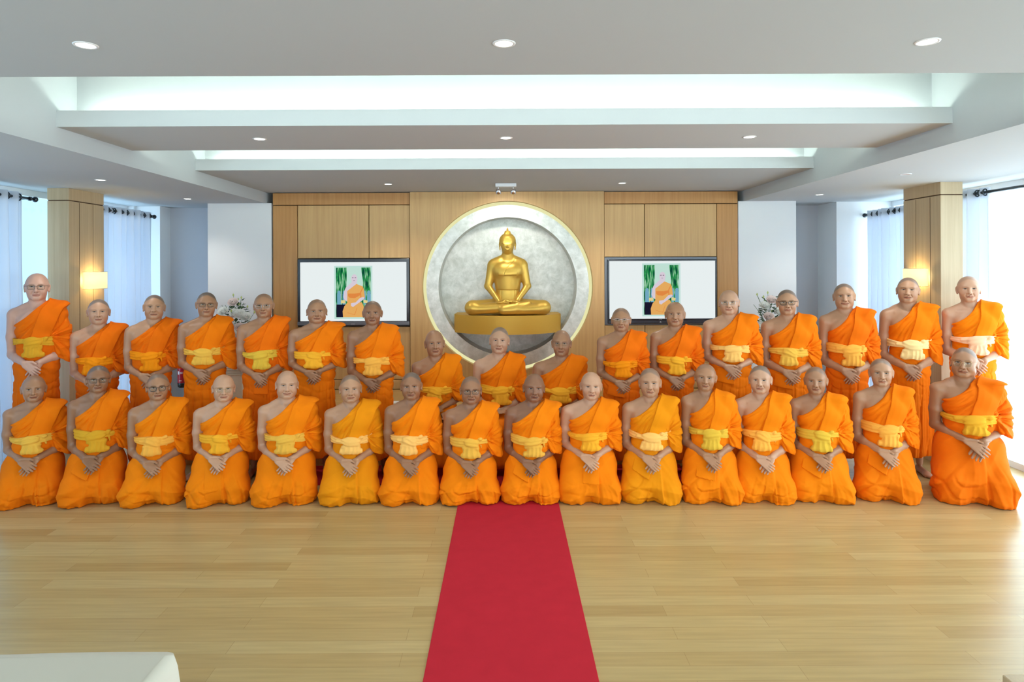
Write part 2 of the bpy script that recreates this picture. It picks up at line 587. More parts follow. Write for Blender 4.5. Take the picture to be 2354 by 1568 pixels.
def head(f):
    f.ell((0, .014, 1.612), (.0800, .0960, .0880), .01)
    f.ell((0, .004, 1.604), (.0805, .0880, .0720), .01)
    f.ell((0, -.020, 1.578), (.0700, .0740, .0800), .03)
    f.ell((0, -.026, 1.538), (.0580, .0620, .0560), .03)
    for s in (-1, 1):
        f.ell((s * .041, -.008, 1.517), (.022, .042, .030), .03)
        f.ell((s * .040, -.058, 1.552), (.024, .022, .022), .03)
    f.cap((-.012, -.066, 1.497), (.012, -.066, 1.497), .020, .020, .025)
    f.cap((-.036, -.072, 1.604), (.036, -.072, 1.604), .014, .014, .02)
    for s in (-1, 1):
        f.ell((s * .032, -.100, 1.585), (.019, .016, .012), .014, sub=True)
        f.ell((s * .0315, -.0740, 1.584), (.0170, .0135, .0110), .004)
        # lid slit
        f.cap((s * .0190, -.0885, 1.5835), (s * .0450, -.0825, 1.5850), .0028, .0026, .0012, sub=True)
    f.cap((0, -.086, 1.592), (0, -.103, 1.556), .0075, .0105, .010)
    f.ell((0, -.104, 1.553), (.0120, .0105, .0090), .006)
    for s in (-1, 1):
        f.ell((s * .0150, -.093, 1.5505), (.0084, .0100, .0076), .005)
        f.ell((s * .0075, -.103, 1.5445), (.0042, .0055, .0034), .001, sub=True)
        # smile fold
        f.cap((s * .0235, -.0925, 1.547), (s * .0315, -.0845, 1.528), .0022, .0022, .009, sub=True)
    f.cap((0, -.092, 1.540), (0, -.093, 1.531), .0045, .0045, .006, sub=True)
    f.cap((-.017, -.0845, 1.5265), (0, -.0905, 1.5275), .0050, .0062, .006)
    f.cap((0, -.0905, 1.5275), (.017, -.0845, 1.5265), .0062, .0050, .006)
    f.cap((-.014, -.0840, 1.5160), (.014, -.0840, 1.5160), .0070, .0070, .006)
    f.cap((-.0255, -.0840, 1.5213), (0, -.0975, 1.5212), .0024, .0030, .002, sub=True)
    f.cap((0, -.0975, 1.5212), (.0255, -.0840, 1.5213), .0030, .0024, .002, sub=True)
    f.cap((-.012, -.0905, 1.508), (.012, -.0905, 1.508), .0025, .0025, .008, sub=True)
    for s in (-1, 1):
        f.ell((s * .0830, .010, 1.578), (.0085, .0200, .0300), .004, rot=(2, s * -.45))
        f.ell((s * .0830, .004, 1.552), (.0075, .0120, .0130), .006)
        f.ell((s * .0910, -.002, 1.580), (.0055, .0115, .0190), .003, sub=True, rot=(2, s * -.45))
    # neck
    f.cap((0, .022, 1.530), (0, .020, 1.395), .053, .060, .02)
    for s in (-1, 1):
        f.cap((s * .048, .015, 1.52), (s * .014, -.038, 1.405), .0095, .0085, .02)
        f.cap((s * .018, -.050, 1.392), (s * .12, -.036, 1.382), .0085, .008, .02)

def feet(f, cx, y0, zf, out=.25):
    for s in (-1, 1):
        d = np.array((s * math.sin(out), -math.cos(out)))
        a = (s * cx, y0 + .03, zf + .032)
        b = (s * cx + d[0] * .13, y0 + d[1] * .13, zf + .024)
        f.cap(a, b, .032, .028, .02)
        f.ell((s * cx + d[0] * .15, y0 + d[1] * .15, zf + .020), (.040, .045, .020), .02)
        for t in range(5):
            o = (t - 2) * .0155 * s
            L = .205 - .006 * t - (0 if t else -.006)
            px = s * cx + d[0] * L - d[1] * o * -1; py = y0 + d[1] * L + d[0] * o * 1
            f.ell((px, py, zf + .014), (.0095 if t else .013, .016, .012), .004)

ZF = {'stand': 0.0, 'kneel': 0.62, 'sit': 0.38}

def build_body(pose):
    zf = ZF[pose]
    X = axis([(-.30, -.11, .0085), (-.11, .11, .0028), (.11, .30, .0085)])
    Y = axis([(-.27 if pose == 'stand' else -.50, -.245, .012), (-.245, -.065, .0032), (-.065, .15 if pose != 'kneel' else .30, .011)])
    zs = []
    if pose == 'stand':
        zs += [(-.01, .10, .007), (.10, .84, .03)]
    else:
        zs += [(zf - .02, .84, .013)]
    zs += [(.84, .99, .0030), (.99, 1.43, .011), (1.43, 1.505, .006), (1.505, 1.615, .0022), (1.615, 1.71, .0042)]
    Z = axis(zs)
    f = Field(X, Y, Z)
    torso(f)
    arm(f, 1); arm(f, -1)
    head(f)
    if pose == 'stand':
        for s in (-1, 1):
            f.cap((s * .088, .01, .88), (s * .092, .0, .48), .088, .056, .03)
            f.cap((s * .092, .0, .48), (s * .094, .015, .09), .054, .030, .02)
        feet(f, .094, .02, 0.0)
    elif pose == 'kneel':
        for s in (-1, 1):
            f.cap((s * .085, .02, .78), (s * .145, -.20, .70), .055, .045, .02)
            f.cap((s * .145, -.21, .68), (s * .075, .08, .665), .045, .034, .02)
            f.cap((s * .075, .08, .66), (s * .06, .19, .648), .030, .022, .02)
    else:
        for s in (-1, 1):
            f.cap((s * .085, .02, .79), (s * .120, -.36, .78), .055, .045, .02)
            f.cap((s * .120, -.37, .79), (s * .115, -.36, .46), .058, .034, .02)
            f.cap((s * .115, -.34, .41), (s * .14, -.46, .405), .030, .024, .02)
    f.ell((0, .01, .90), (.165, .12, .12), .03)
    if pose == 'sit':
        x, y, z = f.grids()
        f.F = np.maximum(f.F, np.minimum(.830 - z, (y + .05)))
    V, Q = surface_nets(X, Y, Z, f.F)
    return V, Q

def tone_masks(V):
    x, y, z = V[:, 0], V[:, 1], V[:, 2]
    ax = np.abs(x)
    front = y < -.05
    line = np.interp(y, [-.10, -.062, -.045, -.02, .03, .07], [1.676, 1.670, 1.640, 1.610, 1.588, 1.535])
    line = line + .012 * np.clip(1 - (ax / .03) ** 2, 0, 1) * front
    ear = (ax > .0785) & (z < 1.62)
    hair = sstep(-.012, .018, z - line) * (~ear)
    head_ = z > 1.49
    hair = hair * head_ * (1 - .25 * np.exp(-((z - line) / .012) ** 2))
    lip = np.exp(-((z - 1.5215) / .0095) ** 4) * (ax < .027) * (y < -.070) * np.clip(1.3 - (ax / .0250) ** 2, 0, 1)
    seam = np.exp(-((z - 1.5213) / .0027) ** 2) * (ax < .0265) * (y < -.074)
    ex = ax - .0315
    lidy = 1.5845 + .0028 - 14 * ex ** 2
    eye = (np.abs(ex) < .0150) & (np.abs(z - 1.5842) < .0050 * np.clip(1 - (ex / .0160) ** 2, 0, 1) + .0004) & (y < -.05)
    iris = eye & (np.abs(ex + .0005) < .0062)
    lid = (np.abs(ex) < .0165) * np.exp(-((z - (1.5878 - 10 * ex ** 2)) / .0019) ** 2) * (y < -.05)
    bx = ax - .032
    brow = np.exp(-((z - (1.6035 - 9 * (bx - .002) ** 2)) / .0036) ** 2) * sstep(.023, .017, np.abs(bx)) * (y < -.05)
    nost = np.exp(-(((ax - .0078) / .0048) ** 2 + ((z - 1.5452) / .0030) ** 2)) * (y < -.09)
    under = np.exp(-((z - 1.5720) / .004) ** 2) * sstep(.018, .010, np.abs(ex)) * (y < -.05)
    return dict(hair=hair, lip=lip, seam=seam, eye=eye.astype(f32), iris=iris.astype(f32), lid=lid, brow=brow, nost=nost, under=under)

# ---------------------------------------------------------------- clothing (canonical space)
def neckline(x, y, z):
    # > 0 is bare (viewer's left and above)
    px, pz = x - .060, z - 1.462
    n = (-.190, .235)
    L = math.hypot(*n)
    d = (px * n[0] + pz * n[1]) / L
    t = (px * .235 + pz * .190) / L        # along the line, 0 at neck, negative towards the armpit
    return d + .016 * np.sin(np.clip(-t / .30, 0, 1) * PI)

def band_dist(x, y, z):
    lf = -.022 + .098 * ((z - 1.165) / .295)
    rt = .128 + .096 * ((z - 1.165) / .215)
    return np.maximum(lf - x, x - rt)

def build_upper_robe(seed, loose):
    X = axis([(-.25, .10, .0046), (.10, .36, .0058)])
    Y = axis([(-.24, -.02, .0052), (-.02, .19, .012)])
    Z = axis([(.915, 1.49, .0050)])
    f = Field(X, Y, Z)
    torso(f)
    x, y, z = f.grids()
    T = f.F.copy()
    f.F[:] = T - .025
    # sleeve
    g = Field(X, Y, Z)
    g.cap((.175, .012, 1.372), (.215, .018, 1.20), .062, .066 + .006 * loose, .02)
    g.cap((.215, .018, 1.20), (.222, .018, 1.00 - .02 * loose), .066 + .006 * loose, .066 + .016 * loose, .02)
    g.cap((.140, -.075, 1.19), (.205, -.055, 1.03), .020, .026, .03)
    hem = 1.045 - .035 * loose - (x - .17) * (.40 + .25 * loose) + .12 * np.clip(y, -.1, .2)
    qx, qz = x - .128, z - 1.165
    th = np.arctan2(-qz, qx)
    rr = np.sqrt(qx ** 2 + qz ** 2)
    sf = ridge(th * 1.5 + .7 * wob(seed + 5, x, y, z, 7) + seed * .37)
    sf2 = ridge(th * 3.3 + z * 6 + 1.3 * wob(seed + 9, x, y, z, 10))
    amp = sstep(-.02, .05, rr) * sstep(.38, .12, rr) * (y < .05)
    G = g.F - amp * (.016 * sf + .009 * sf2)
    G = G - amp * .011 * crease(th * 2.4 + .6 * wob(seed + 15, x, y, z, 7), .10)
    G = np.maximum(G, hem - z)
    # folds of the body cloth: a fan from the left shoulder
    px, pz = x - .20, z - 1.50
    a = np.arctan2(-pz, -px)
    r = np.sqrt(px ** 2 + pz ** 2)
    fan = ridge(a * 5.2 + .55 * wob(seed, x, y, z, 6) + seed * .21)
    fan2 = ridge(a * 11.0 + 1.0 * wob(seed + 3, x, y, z, 8))
    left = sstep(.03, -.05, x) * sstep(1.05, 1.16, z)
    am = (.25 + .75 * left) * (y < .06)
    low = sstep(1.12, 1.05, z)
    vert = ridge(x * 15 + .6 * wob(seed + 7, x, y, z, 8))
    fade = .35 + .65 * sstep(-.5, .6, wob(seed + 11, x, y, z, 11))
    cr = crease(a * 5.2 + .55 * wob(seed + 6, x, y, z, 5) + seed * .4, .15) * fade + .7 * crease(a * 8.7 + .8 * wob(seed + 16, x, y, z, 7), .17) * (1 - fade)
    lowc = crease(z * 13 + x * 2 + .8 * wob(seed + 12, x, y, z, 7), .14)
    B = f.F - am * (.0050 * (fan - 1) + .0020 * (fan2 - 1) + .0170 * cr) - low * (.004 * (vert - 1) + .006 * lowc)
    B = np.maximum(B, neckline(x, y, z) - .002)
    H = np.minimum(B, G)
    k = .022
    h = np.clip(.5 + .5 * (G - B) / k, 0, 1)
    H = G * (1 - h) + B * h - k * h * (1 - h)
    H = np.maximum(H, neckline(x, y, z) - .004)
    H = np.maximum(H, -(z - .935) )
    # only a shell is needed: hollow the inside well below the surface
    V, Q = surface_nets(X, Y, Z, H.astype(f32))
    return V, Q

def build_band(seed):
    X = axis([(-.06, .30, .0050)])
    Y = axis([(-.20, -.02, .0050), (-.02, .17, .011)])
    Z = axis([(1.10, 1.50, .0052)])
    f = Field(X, Y, Z)
    torso(f)
    f.cap((.175, .012, 1.372), (.215, .018, 1.20), .064, .070, .03)
    x, y, z = f.grids()
    F = f.F - .0365 - .0015 * wob(seed, x, y, z, 9)
    F = F - .0012 * ridge((x - .35 * z) * 17 + .3 * wob(seed + 2, x, y, z, 5))
    b = band_dist(x, y, z) + .0025 * wob(seed + 4, x, y, z, 14)
    F = np.maximum(F, b)
    F = np.maximum(F, 1.115 - z)
    F = np.maximum(F, -(f.F + .006))
    # let the outer edge fall straight off the shoulder tip
    F = np.maximum(F, neckline(x, y, z) - .018)
    V, Q = surface_nets(X, Y, Z, F.astype(f32))
    return V, Q

def build_sash(seed, var):
    X = axis([(-.21, .21, .0050)])
    Y = axis([(-.215, -.06, .0046), (-.06, .16, .012)])
    Z = axis([(.972, 1.215, .0048)])
    f = Field(X, Y, Z)
    torso(f)
    x, y, z = f.grids()
    zc = 1.137 + .006 * np.sin(x * 14 + seed) + .02 * np.clip(y, 0, .1)
    hw = .030 + .010 * np.cos(x * 12 + seed * 2)
    fold = ridge((z - zc) * 42 + .35 * wob(seed, x, y, z, 9) + x * 2.0)
    B = np.maximum(f.F - .037 - .006 * fold, np.abs(z - zc) - hw)
    B = np.maximum(B, -(f.F - .008))
    g = Field(X, Y, Z)
    ox = (.0, -.012, .012, .004, -.004, .008)[var]
    w = (.082, .068, .088, .090, .078, .072)[var]
    cx = ox
    tilt = (.0, .18, -.16, .08, -.1, .22)[var]
    # turned-over fold
    g.ell((cx, -.152, 1.142), (w, .026, .036), .004, rot=(1, tilt))
    g.ell((cx, -.156, 1.120), (w * .95, .030, .028), .010, rot=(1, tilt * 1.4))
    # hanging pouch
    lw = (.098, .086, .104, .108, .090, .096)[var]
    pc = cx + (.0, -.012, .010, .0, .012, -.006)[var]
    low = (1.004, 1.014, .998, 1.018, 1.006, .996)[var]
    g.cap((pc - lw * .62, -.146, 1.085), (pc + lw * .62, -.146, 1.085), .022, .022, .012)
    g.cap((pc - lw * .72, -.146, low + .022), (pc + lw * .72, -.146, low + .022), .028, .028, .03)
    g.cap((pc, -.144, 1.09), (pc, -.148, low + .03), .042, .050, .02, sq=(.7, 1.25, 1))
    # side knot with a loose tail
    kx = (.092, .080, .100, .088, .096, .078)[var]
    g.ell((kx + .008, -.134, 1.156 + (var % 2) * .008), (.027, .020, .019), .006, rot=(1, -.5))
    g.cap((kx + .005, -.126, 1.14), (kx + .020, -.122, 1.085 if var % 3 else 1.11), .012, .009, .008)
    g.cap((cx - w, -.134, 1.137), (cx - w - .035, -.125, 1.137), .020, .016, .012)
    pz = z - 1.09
    pleat = ridge((x - pc) * 26 * (1 + 1.5 * np.clip(pz, -.1, .1)) + .7 * wob(seed + 3, x, y, z, 10))
    lowm = sstep(1.105, 1.07, z)
    cross = ridge((z - 1.13) * 30 + (x - cx) * 5 * (1 if var % 2 else -1) + .5 * wob(seed + 8, x, y, z, 12))
    G = g.F - lowm * .0080 * (pleat - .6) - (1 - lowm) * .0055 * (cross - .6)
    G = np.maximum(G, (low - .004 * np.sin(x * 55 + seed)) - z)
    k = .005
    h = np.clip(.5 + .5 * (G - B) / k, 0, 1)
    H = G * (1 - h) + B * h - k * h * (1 - h)
    V, Q = surface_nets(X, Y, Z, H.astype(f32))
    return V, Q

def skirt_field(pose, X, Y, Z, seed, extra=0.0):
    zf = ZF[pose]
    f = Field(X, Y, Z)
    x, y, z = f.grids()
    f.ell((0, -.004, 1.06), (.164 + extra, .134 + extra, .12), .03)
    f.ell((0, .004, .93), ((.186 if pose == 'stand' else .205) + extra, .134 + extra, .13), .03)
    if pose == 'kneel':
        f.ell((0, -.02, .86), (.228 + extra, .165 + extra, .13), .05)
    if pose == 'stand':
        f.cap((0, .0, .93), (0, .004, .22), .150 + extra, .168 + extra, .04, sq=(.84, 1.13, 1))
    elif pose == 'kneel':
        for s in (-1, 1):
            f.cap((s * .116, .0, .86), (s * .146, -.190, .715), .114 + extra, .100 + extra, .05)
            f.cap((s * .158, -.185, .690), (s * .11, .08, .690), .090 + extra, .078, .05)
        f.ell((0, -.08, .76), (.20 + extra, .17 + extra, .14), .06)
        f.cap((0, .02, .82), (0, -.15, .74), .13, .11, .05)
        f.cap((0, .10, .68), (0, .19, .665), .09, .05, .05)
    else:
        for s in (-1, 1):
            f.cap((s * .085, .0, .85), (s * .125, -.37, .81), .098 + extra, .080 + extra, .05)
            f.cap((s * .125, -.38, .80), (s * .125, -.37, .52), .082 + extra, .085, .05)
        f.cap((0, -.02, .85), (0, -.36, .80), .10, .08, .05)
        f.cap((0, -.37, .79), (0, -.36, .52), .085, .085, .06)
    return f, x, y, z

def build_skirt(pose, seed):
    zf = ZF[pose]
    if pose == 'stand':
        X = axis([(-.26, .26, .0072)]); Y = axis([(-.24, -.0, .0072), (0, .22, .016)]); Z = axis([(.155, .60, .012), (.60, 1.115, .0078)])
    elif pose == 'kneel':
        X = axis([(-.31, .31, .0068)]); Y = axis([(-.46, -.05, .0068), (-.05, .34, .016)]); Z = axis([(zf - .02, zf + .12, .0060), (zf + .12, 1.115, .0072)])
    else:
        X = axis([(-.27, .27, .010)]); Y = axis([(-.52, 0, .010), (0, .22, .016)]); Z = axis([(zf + .02, 1.115, .010)])
    f, x, y, z = skirt_field(pose, X, Y, Z, seed)
    F = f.F
    W = lambda s, c: wob(seed * 13 + s, x, y, z, c)
    front = sstep(.06, -.02, y)
    if pose == 'stand':
        ang = np.arctan2(x, -y + .02)
        fl = sstep(1.0, .35, z)
        F = F - front * fl * (.016 * ridge(ang * 2.3 + .35 * W(1, 4) + seed * .3) + .009 * ridge(ang * 5.2 + .7 * W(2, 6)))
        F = F - .004 * (1 - fl) * ridge((z + x * .5) * 14 + .8 * W(3, 7))
        F = F - .012 * front * sstep(.95, .7, z) * crease(ang * 2.2 + .5 * W(10, 3) + seed * .41, .06)
        F = F - .008 * (1 - fl) * crease(z * 11 + x * 3 + .9 * W(11, 6), .12)
        # overlapping front edge of the wrap
        ed = x - (.045 + .05 * (1 - z) + .012 * W(4, 4))
        F = F - .007 * sstep(.004, -.002, ed) * front
        F = np.maximum(F, (.185 + .018 * W(5, 6) - .02 * sstep(.02, -.02, ed) * front) - z)
    elif pose == 'kneel':
        low = sstep(.86, .70, z)
        px, pz = x - .05, z - 1.02
        a = np.arctan2(px, -pz)
        F = F - front * (.012 * low + .003) * ridge(a * 2.1 + .6 * W(1, 4) + seed * .3)
        sag = (z - .70) * 11 + (x * x) * 10 + .6 * W(2, 5)
        F = F - .013 * low * ridge(sag + seed * .2) - .0035 * low * ridge(a * 7 + 1.0 * W(3, 6)) - .005 * ridge((x * .7 * (1 if seed % 2 else -1) + z) * 9 + .9 * W(9, 5)) * front
        F = F - .016 * sstep(.72, .64, z) * (.45 + .55 * W(6, 12)) - .007 * sstep(.70, .63, z) * ridge(np.arctan2(x, -y) * 6 + W(7, 9))
        F = F - .014 * low * crease(a * 2.6 + .7 * W(10, 5) + seed * .37, .07) * sstep(-.4, .5, W(11, 6))
        F = F - .012 * sstep(.80, .72, z) * crease((z - .7) * 13 - np.abs(x) * 3 + .8 * W(12, 6), .12) * sstep(-.3, .5, W(13, 7))
        ed = x - (.055 + .10 * (1.0 - z) * (1 if seed % 2 else .4) + .015 * W(4, 5))
        F = F - .014 * sstep(.004, -.003, ed) * sstep(.0, -.06, y)
        # dip between the knees
        F = F + .026 * np.exp(-((x + .01 * (seed % 3 - 1)) / .035) ** 2) * sstep(.73, .64, z) * sstep(-.16, -.24, y)
        F = np.maximum(F, (zf + .001 + .004 * np.abs(W(8, 14))) - z)
    else:
        F = F - front * (.007 * ridge(x * 9 + .5 * W(1, 5)) + .003 * ridge(x * 21 + W(2, 7)))
        F = np.maximum(F, (zf + .075 + .012 * W(5, 6)) - z)
        F = np.maximum(F, np.minimum(.822 - z, (y + .055)))
    F = np.maximum(F, z - 1.105)
    V, Q = surface_nets(X, Y, Z, F.astype(f32))
    return V, Q

def build_flap(pose, var):
    """loose rectangular end of the robe hanging over the skirt below the hands"""
    X = axis([(-.21, .20, .0055)]); Y = axis([(-.44, -.06, .0055)]); Z = axis([(.66, .99, .0055)])
    f, x, y, z = skirt_field(pose, X, Y, Z, 1)
    cx, cz, hw, hh, rot = ((-.085, .885, .078, .050, -.38), (.005, .86, .070, .085, -.05), (-.060, .865, .085, .060, -.14), (-.035, .80, .072, .16, .08))[var]
    ca, sa = math.cos(rot), math.sin(rot)
    u = (x - cx) * ca + (z - cz) * sa
    v = -(x - cx) * sa + (z - cz) * ca
    box = np.maximum(np.abs(u) - hw, np.abs(v) - hh)
    t = .016 + .014 * sstep(hh, -hh, v) + .003 * np.sin(u * 40 + var)
    F = np.maximum(np.maximum(f.F - t, box), -(f.F - .004))
    F = np.maximum(F, y + .05)
    V, Q = surface_nets(X, Y, Z, F.astype(f32))
    return V, Q
# ================================================================ the monks
def S(r, g, b):
    return np.array(srgb(r, g, b)[:3], f32)

CACHE = {}
def canon(key, fn):
    if key not in CACHE:
        CACHE[key] = fn()
    return CACHE[key]

def deform(V, p, hands=False, headpart=False):
    """canonical -> person space (origin on the floor below the body axis)"""
    V = V.astype(np.float64).copy()
    x, y, z = V[:, 0], V[:, 1], V[:, 2]
    z = z + .0085 * np.exp(-((z - 1.587) / .030) ** 2)
    if hands and p['pose'] != 'stand':
        w = sstep(-.125, -.150, y) * sstep(.975, .955, z) * sstep(.20, .15, np.abs(x)) * (z > .80)
        lift, fwd = (.22, .95) if p['pose'] == 'kneel' else (.78, .9)
        dz = .972 - z
        y = y - w * dz * fwd
        z = z + w * dz * lift
    zf = ZF[p['pose']]
    zh, zn, Zn, Zh, h = .93, 1.44, p['Zn'], p['Zh'], p['h']
    zz = np.interp(z, [zf - .1, zf, zh, zn], [-.1 * .9, 0.0, Zh, Zn])
    head = z > zn
    zz = np.where(head, Zn + (z - zn) * h, zz)
    wh = sstep(1.40, 1.475, z)
    sx = p['wx'] * (1 - wh) + p['hx'] * wh
    sy = p['wy'] * (1 - wh) + p['hx'] * wh
    # heavier build: rounder belly and arms
    xx = x * sx + p['shift'] * sstep(1.50, 1.30, z)
    yb = p['belly'] * np.exp(-((z - 1.07) / .16) ** 2) * sstep(.02, -.10, y)
    yy = y * sy - yb
    # jaw width
    jw = 1 + (p['jaw'] - 1) * sstep(1.57, 1.52, z) * wh
    xx = xx * np.where(wh > .5, jw, 1)
    # head turn and tilt
    a = p['turn'] * wh; t = p['tilt'] * wh; n = p['nod'] * wh
    cx, cy, cz = 0.0, .015, Zn + .03 * h
    dx, dy = xx - cx, yy - cy
    X1 = dx * np.cos(a) - dy * np.sin(a); Y1 = dx * np.sin(a) + dy * np.cos(a)
    dz = zz - cz
    X2 = X1 * np.cos(t) + dz * np.sin(t); Z2 = -X1 * np.sin(t) + dz * np.cos(t)
    Y3 = Y1 * np.cos(n) + Z2 * np.sin(n); Z3 = -Y1 * np.sin(n) + Z2 * np.cos(n)
    return np.stack([X2 + cx, Y3 + cy, Z3 + cz], 1).astype(f32)

def add_tone(me, C):
    at = me.color_attributes.new('tone', 'FLOAT_COLOR', 'POINT')
    at.data.foreach_set('color', np.concatenate([C, np.ones((len(C), 1), f32)], 1).astype(f32).ravel())

def glasses(p, parent):
    st = p['glasses']
    # style: (rim radius, colour material, shape, full rim)
    name, rr, shape, full = {
        'black': ('gl_black', .0017, 'rect', True), 'round': ('gl_black', .0016, 'round', True),
        'dark': ('gl_dark', .0011, 'rect', True), 'silver': ('gl_silver', .0009, 'rect', True),
        'gold': ('gl_gold', .0009, 'round', True), 'rimless': ('gl_silver', .0008, 'rect', False),
        'browline': ('gl_glare', .0017, 'rect', False)}[st]  # glare along the top of rimless lenses, put in as a white upper rim
    def outline(s, n=28):
        pts = []
        w, hgt, e = (.0255, .0165, 3.2) if shape == 'rect' else (.0240, .0200, 2.6)
        for k in range(n):
            a = 2 * PI * k / n
            ca, sa = math.cos(a), math.sin(a)
            px = w * math.copysign(abs(ca) ** (2 / e), ca)
            pz = hgt * math.copysign(abs(sa) ** (2 / e), sa)
            X = s * .0335 + px
            pts.append((X, -.1075 + 3.2 * X * X * 1.0, 1.579 + pz))
        return pts
    mb = MB()
    lens = []
    for s in (-1, 1):
        o = outline(s)
        lens.append(o)
        if full:
            mb.tube(o, rr, 6, closed=True)
        else:
            mb.tube(o[1:14], rr, 6)
        out = s * .0605
        mb.tube([(s * .0575, -.0965, 1.587), (s * .0760, -.083, 1.588), (s * .0835, -.05, 1.587), (s * .0845, -.005, 1.584), (s * .083, .012, 1.574)], rr * 1.1, 6)
    mb.tube([(-.0095, -.107, 1.583), (-.004, -.1105, 1.5865), (.004, -.1105, 1.5865), (.0095, -.107, 1.583)], rr * 1.1, 6)
    fr = mb.build('glasses', M[name], parent, True)
    me = fr.data
    V = np.zeros(len(me.vertices) * 3, f32); me.vertices.foreach_get('co', V)
    me.vertices.foreach_set('co', deform(V.reshape(-1, 3), p).ravel()); me.update()
    for o in lens:
        mb = MB()
        c = (sum(q[0] for q in o) / len(o), 0, 1.579)
        c = (c[0], -.1075 + 3.2 * c[0] ** 2 - .0006, 1.579)
        cv = mb.bm.verts.new(c)
        cb = mb.bm.verts.new((c[0], c[1] + .0012, c[2]))
        vs = [mb.bm.verts.new(q) for q in o]
        for i in range(len(vs)):
            mb.bm.faces.new((cv, vs[i], vs[(i + 1) % len(vs)]))
            mb.bm.faces.new((cb, vs[(i + 1) % len(vs)], vs[i]))
        ln = mb.build('lens', M['lens'], fr, True)
        me = ln.data
        V = np.zeros(len(me.vertices) * 3, f32); me.vertices.foreach_get('co', V)
        me.vertices.foreach_set('co', deform(V.reshape(-1, 3), p).ravel()); me.update()

M['gl_black'] = pmat('black_frame', (0.01, 0.01, 0.012), 0.3)
M['gl_dark'] = pmat('dark_wire', (0.05, 0.045, 0.045), 0.3, 0.6)
M['gl_silver'] = pmat('silver_wire', (0.55, 0.56, 0.58), 0.25, 0.9)
M['gl_gold'] = pmat('gold_wire', (0.55, 0.42, 0.22), 0.25, 0.9)
M['gl_glare'] = pmat('white_glare', (0.8, 0.8, 0.85), 0.25, 0.4)  # white colour stands for glare on the upper rim

def unroll(px, py):
    """photo pixel -> offsets from the optical axis without the camera's slight roll"""
    u, v = px - CXP, py - CYP
    return u - ROLL * v, v + ROLL * u

SKIN = {'pale': S(208, 160, 138), 'fair': S(194, 148, 118), 'light': S(182, 136, 104), 'tan': S(168, 121, 89), 'brown': S(152, 106, 76), 'dark': S(138, 94, 68)}
ROBE = {'deep': srgb(236, 108, 3), 'orange': srgb(240, 119, 3), 'bright': srgb(243, 128, 4), 'golden': srgb(234, 140, 9)}
SASH = {'yellow': srgb(236, 178, 70), 'mustard': srgb(224, 160, 40), 'lemon': srgb(224, 178, 60), 'peach': srgb(252, 192, 104),
        'apricot': srgb(250, 176, 72), 'cream': srgb(250, 218, 150), 'pink': srgb(252, 200, 158), 'orange': srgb(246, 142, 12), 'amber': srgb(246, 172, 44)}

